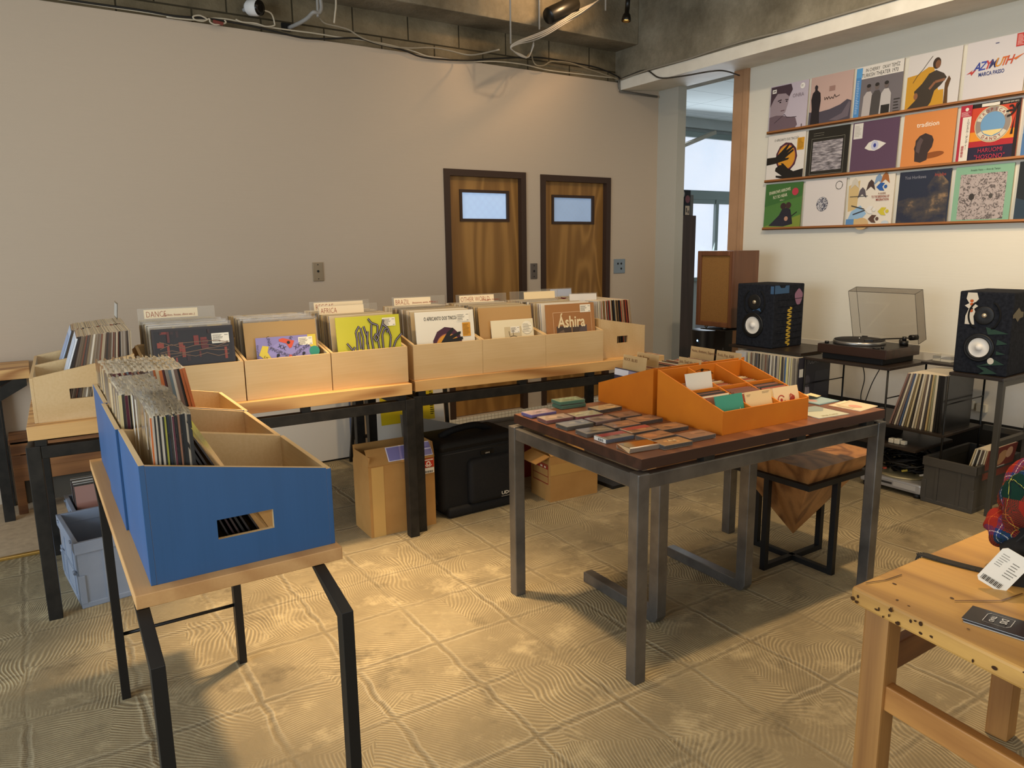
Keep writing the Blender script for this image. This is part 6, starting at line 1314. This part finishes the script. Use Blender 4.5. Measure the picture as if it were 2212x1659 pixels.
for q in ((.78, .80), (.82, .88), (.97, .90), (.80, .72)): a.line('241C1A', [(.92, .80), ((.92 + q[0]) / 2, q[1] + .02), q], .03)
a.text('B8344A', .58, .155, .105, 'HARUOMI', sx=.85).text('B8344A', .58, .04, .115, '"HOSONO"', sx=.85).rect('D8D2C4', .36, .935, .66, .985).text('D8D2C4', .84, .945, .04, 'PANAM GW-4012', sx=.8)
a.rect('D8D0C2', .0, .0, .20, 1).rect('A8283A', .0, .80, .20, 1).rect('A8283A', .0, .0, .05, .8).ell('D8D0C2', .11, .93, .03).lines('E0B8B8', .02, .81, .18, .89, 5, 2, .4)
for k, ch in enumerate('トロピカル・ダンディー'): a.text('2A2622', .155, .725 - .048 * k, .052, ch if ch != 'ー' else '|', sx=.9)
for k in range(4): a.text('A8283A', .10, .26 - .05 * k, .052, '細野晴臣'[k], sx=.9, bold=.01)
a.build('cover_art', o)
o, a = wcov(2, 0, 'green record with two dark seated figures, bottom row left', '4E7A3A')
a.poly('7E8E3A', [(0, 0), (1, .0), (1, .30), (.5, .16), (0, .06)]).poly('3E6A34', [(0, .5), (1, .7), (1, 1), (0, 1)]).poly('2A2830', [(.14, .07), (.3, .2), (.42, .3), (.5, .44), (.62, .46), (.72, .42), (.78, .2), (.80, .1), (.55, .05)]).ell('3A2A28', .52, .50, .075, .07).ell('42302C', .66, .51, .075, .07).ell('B88A70', .62, .22, .05, .05).line('2A2626', [(.74, .26), (.9, .36)], .02).text('DCD8B8', .40, .80, .095, 'SPARROWS ARROWS', rot=8, sx=.62, bold=.01).text('DCD8B8', .42, .69, .095, 'FLY SO NEAR', rot=8, sx=.66, bold=.01).text('DCD8B8', .48, .62, .045, 'VOL.1', rot=8).ell('B83A4A', .82, .80, .085, .08); a.build('cover_art', o)
def specks(name, c1, c2, sc, thr):
    mt, nt, b_ = new_mat(name); t = NT(nt); n = t.noise(t.coord(), sc, 5, .6, 1.5); t.l(t.ramp(n.outputs[0], ((thr - .03, c1), (thr + .03, c2))), b_.inputs['Base Color']); b_.inputs['Roughness'].default_value = .4; return mt
o, a = wcov(2, 1, 'plain white record with a small mottled blue circle, bottom row second', 'D6CEC8')
a.ell('2A2A3A', .46, .49, .142, .152).poly(specks('mottled_blue', '222840', 'C8C4C4', 70, .5), [(.46 + .138 * math.cos(R(k * 15)), .49 + .148 * math.sin(R(k * 15))) for k in range(24)]).ring('5A5650', .84, .86, .075, .085); a.arc_text('5A5650', .84, .86, .07, .03, 'LIMITED EDITION ', 180, -150); a.build('cover_art', o)
o, a = wcov(2, 2, 'record patterned with flat blue, grey and cream birds, bottom row third', 'D9D0C0')
a.poly('C9AE7A', [(.02, .3), (.0, .82), (.25, .92), (.22, .35)]).poly('8FB0CC', [(.02, .12), (.1, .3), (.3, .42), (.45, .25), (.3, .1)]).rect('5A86B4', 0, 0, .18, .15).rect('C8B078', .18, .0, .3, .15)
for x, y, c_ in ((.32, .66, '5A5458'), (.5, .80, '4A3A36'), (.66, .9, '7A94B0'), (.8, .92, 'A06438'), (.14, .86, 'C8C0B0')): a.poly(c_, [(x - .1, y - .1), (x - .06, y + .06), (x, y + .12), (x + .06, y + .06), (x + .1, y - .1), (x, y - .02)])
for x, y, c_ in ((.72, .76, '2E5A9C'), (.80, .28, 'C8B83A'), (.60, .14, '5A4238'), (.52, .32, 'D8D4CC')): a.poly(c_, [(x - .1, y), (x - .02, y + .08), (x + .08, y + .07), (x + .03, y), (x + .08, y - .08), (x - .02, y - .07)]).ell(c_, x + .1, y, .035)
a.line('3A3634', [(.05, .60), (.45, .60)], .012).line('3A3634', [(.1, .42), (.4, .34)], .02).line('3A3634', [(.15, .24), (.42, .32)], .02).ell('C8A878', .36, .05, .16, .12).text('7A4A3A', .76, .615, .05, 'A GUIDE', sx=.8, bold=.01).text('8A2E2A', .73, .55, .065, 'TO THE BIRDSONG OF', sx=.55, bold=.012).text('8A2E2A', .78, .49, .065, 'MIGRATION', sx=.75, bold=.012).ell('B8C4CC', .88, .05, .08, .05); a.build('cover_art', o)
o, a = wcov(2, 3, 'navy record with lit evening clouds, bottom row fourth', '2A3040')
a.poly(skymat('evening_clouds', '262C3E', '4A4442', 'B8946A', (1.6, 2.4), (.42, .54, .68)), [(.02, .02), (.98, .02), (.98, .75), (.75, .98), (.5, .6), (.02, .45)]).text('8A8A94', .32, .86, .085, 'Yosi Horikawa', sx=.8).text('A84A3A', .80, .88, .085, 'Impulse', sx=.8); a.build('cover_art', o)
o, a = wcov(2, 4, 'mint green bordered record with a grey scribbled panel, bottom row fifth', '7EA88C')
a.poly(specks('grey_scribble', '5A5250', 'A89C98', 46, .46), [(.10, .06), (.90, .06), (.90, .86), (.10, .86)]).ell('3A3634', .33, .46, .05, .06).ell('4A4642', .66, .46, .035, .045).text('3A4A3E', .52, .91, .05, 'Arnaldo Vieira — Arco do Tempo', sx=.7); a.build('cover_art', o)
o, a = wcov(2, 5, 'dark record with a white curl at the right edge of the picture, bottom row', '24282A')
a.poly('2E3E4A', [(0, 0), (.4, .0), (.3, .3), (0, .4)]).ring('CFC8B8', .42, .22, .16, .22, 60, 290).ell('D8D0C0', .28, .32, .06); a.build('cover_art', o)
o, a = wcov(1, 5, 'blue and tan record cut by the right edge of the picture, middle row', '6A86A8'); a.poly('C8A868', [(0, .6), (.6, .7), (.6, 1), (0, 1)]).rect('4A6E9A', 0, 0, 1, .4); a.build('cover_art', o)
# table at the far left edge, bent legs
g = thing('trestle_table', 'pale wooden table on bent black legs at the far left edge by the back wall', 'table', (-.05, 4.74, .0125))
b = MB(); b.box((-1.5, 0, .785), (.02, .36, .84), 0, .003); b.build('table_top', PINE, g)
for y in (.01, .30):
    b = MB(); b.prism([(-.186, y, 0), (-.136, y, 0), (-.136, y, .668), (.0, y, .745), (.0, y, .785), (-.06, y, .785), (-.186, y, .705)], (0, .045, 0)); b.build('leg', B_STEEL, g)

STUFF.T = Matrix.Identity(4)
tag(STUFF.build('packed_records', [M(c, .4) for c in STUFF_M]), 'further record sleeves packed between the others in the crates', 'records', kind='stuff')

# pieces that stand apart become parts of their own
def split_pieces(o):
    bm = bmesh.new(); bm.from_mesh(o.data); seen = set(); isl = []
    for f in bm.faces:
        if f.index in seen: continue
        st = [f]; grp = []; seen.add(f.index)
        while st:
            g = st.pop(); grp.append(g.index)
            for e in g.edges:
                for h in e.link_faces:
                    if h.index not in seen: seen.add(h.index); st.append(h)
        isl.append(set(grp))
    if len(isl) < 2: bm.free(); return
    for k, grp in enumerate(isl):
        b2 = bm.copy(); b2.faces.ensure_lookup_table()
        bmesh.ops.delete(b2, geom=[f for f in b2.faces if f.index not in grp], context='FACES')
        me = bpy.data.meshes.new(o.data.name); b2.to_mesh(me); b2.free()
        for mm in o.data.materials: me.materials.append(mm)
        if k == 0: first = me; continue
        q = o.copy(); q.data = me; COL.objects.link(q); q.parent = o.parent
    o.data = first; bm.free()
for o in list(bpy.data.objects):
    if o.type == 'MESH' and o.parent and o.name.split('.')[0] in ('spacer_block', 'end_rail', 'cross_rod', 'cross_bar', 'control_knob', 'spike_foot', 'foot', 'lid_hinge', 'fabric_pleat', 'hinge', 'front_plank', 'rib', 'socket', 'packing_tape', 'frame_rail', 'cross_base'): split_pieces(o)
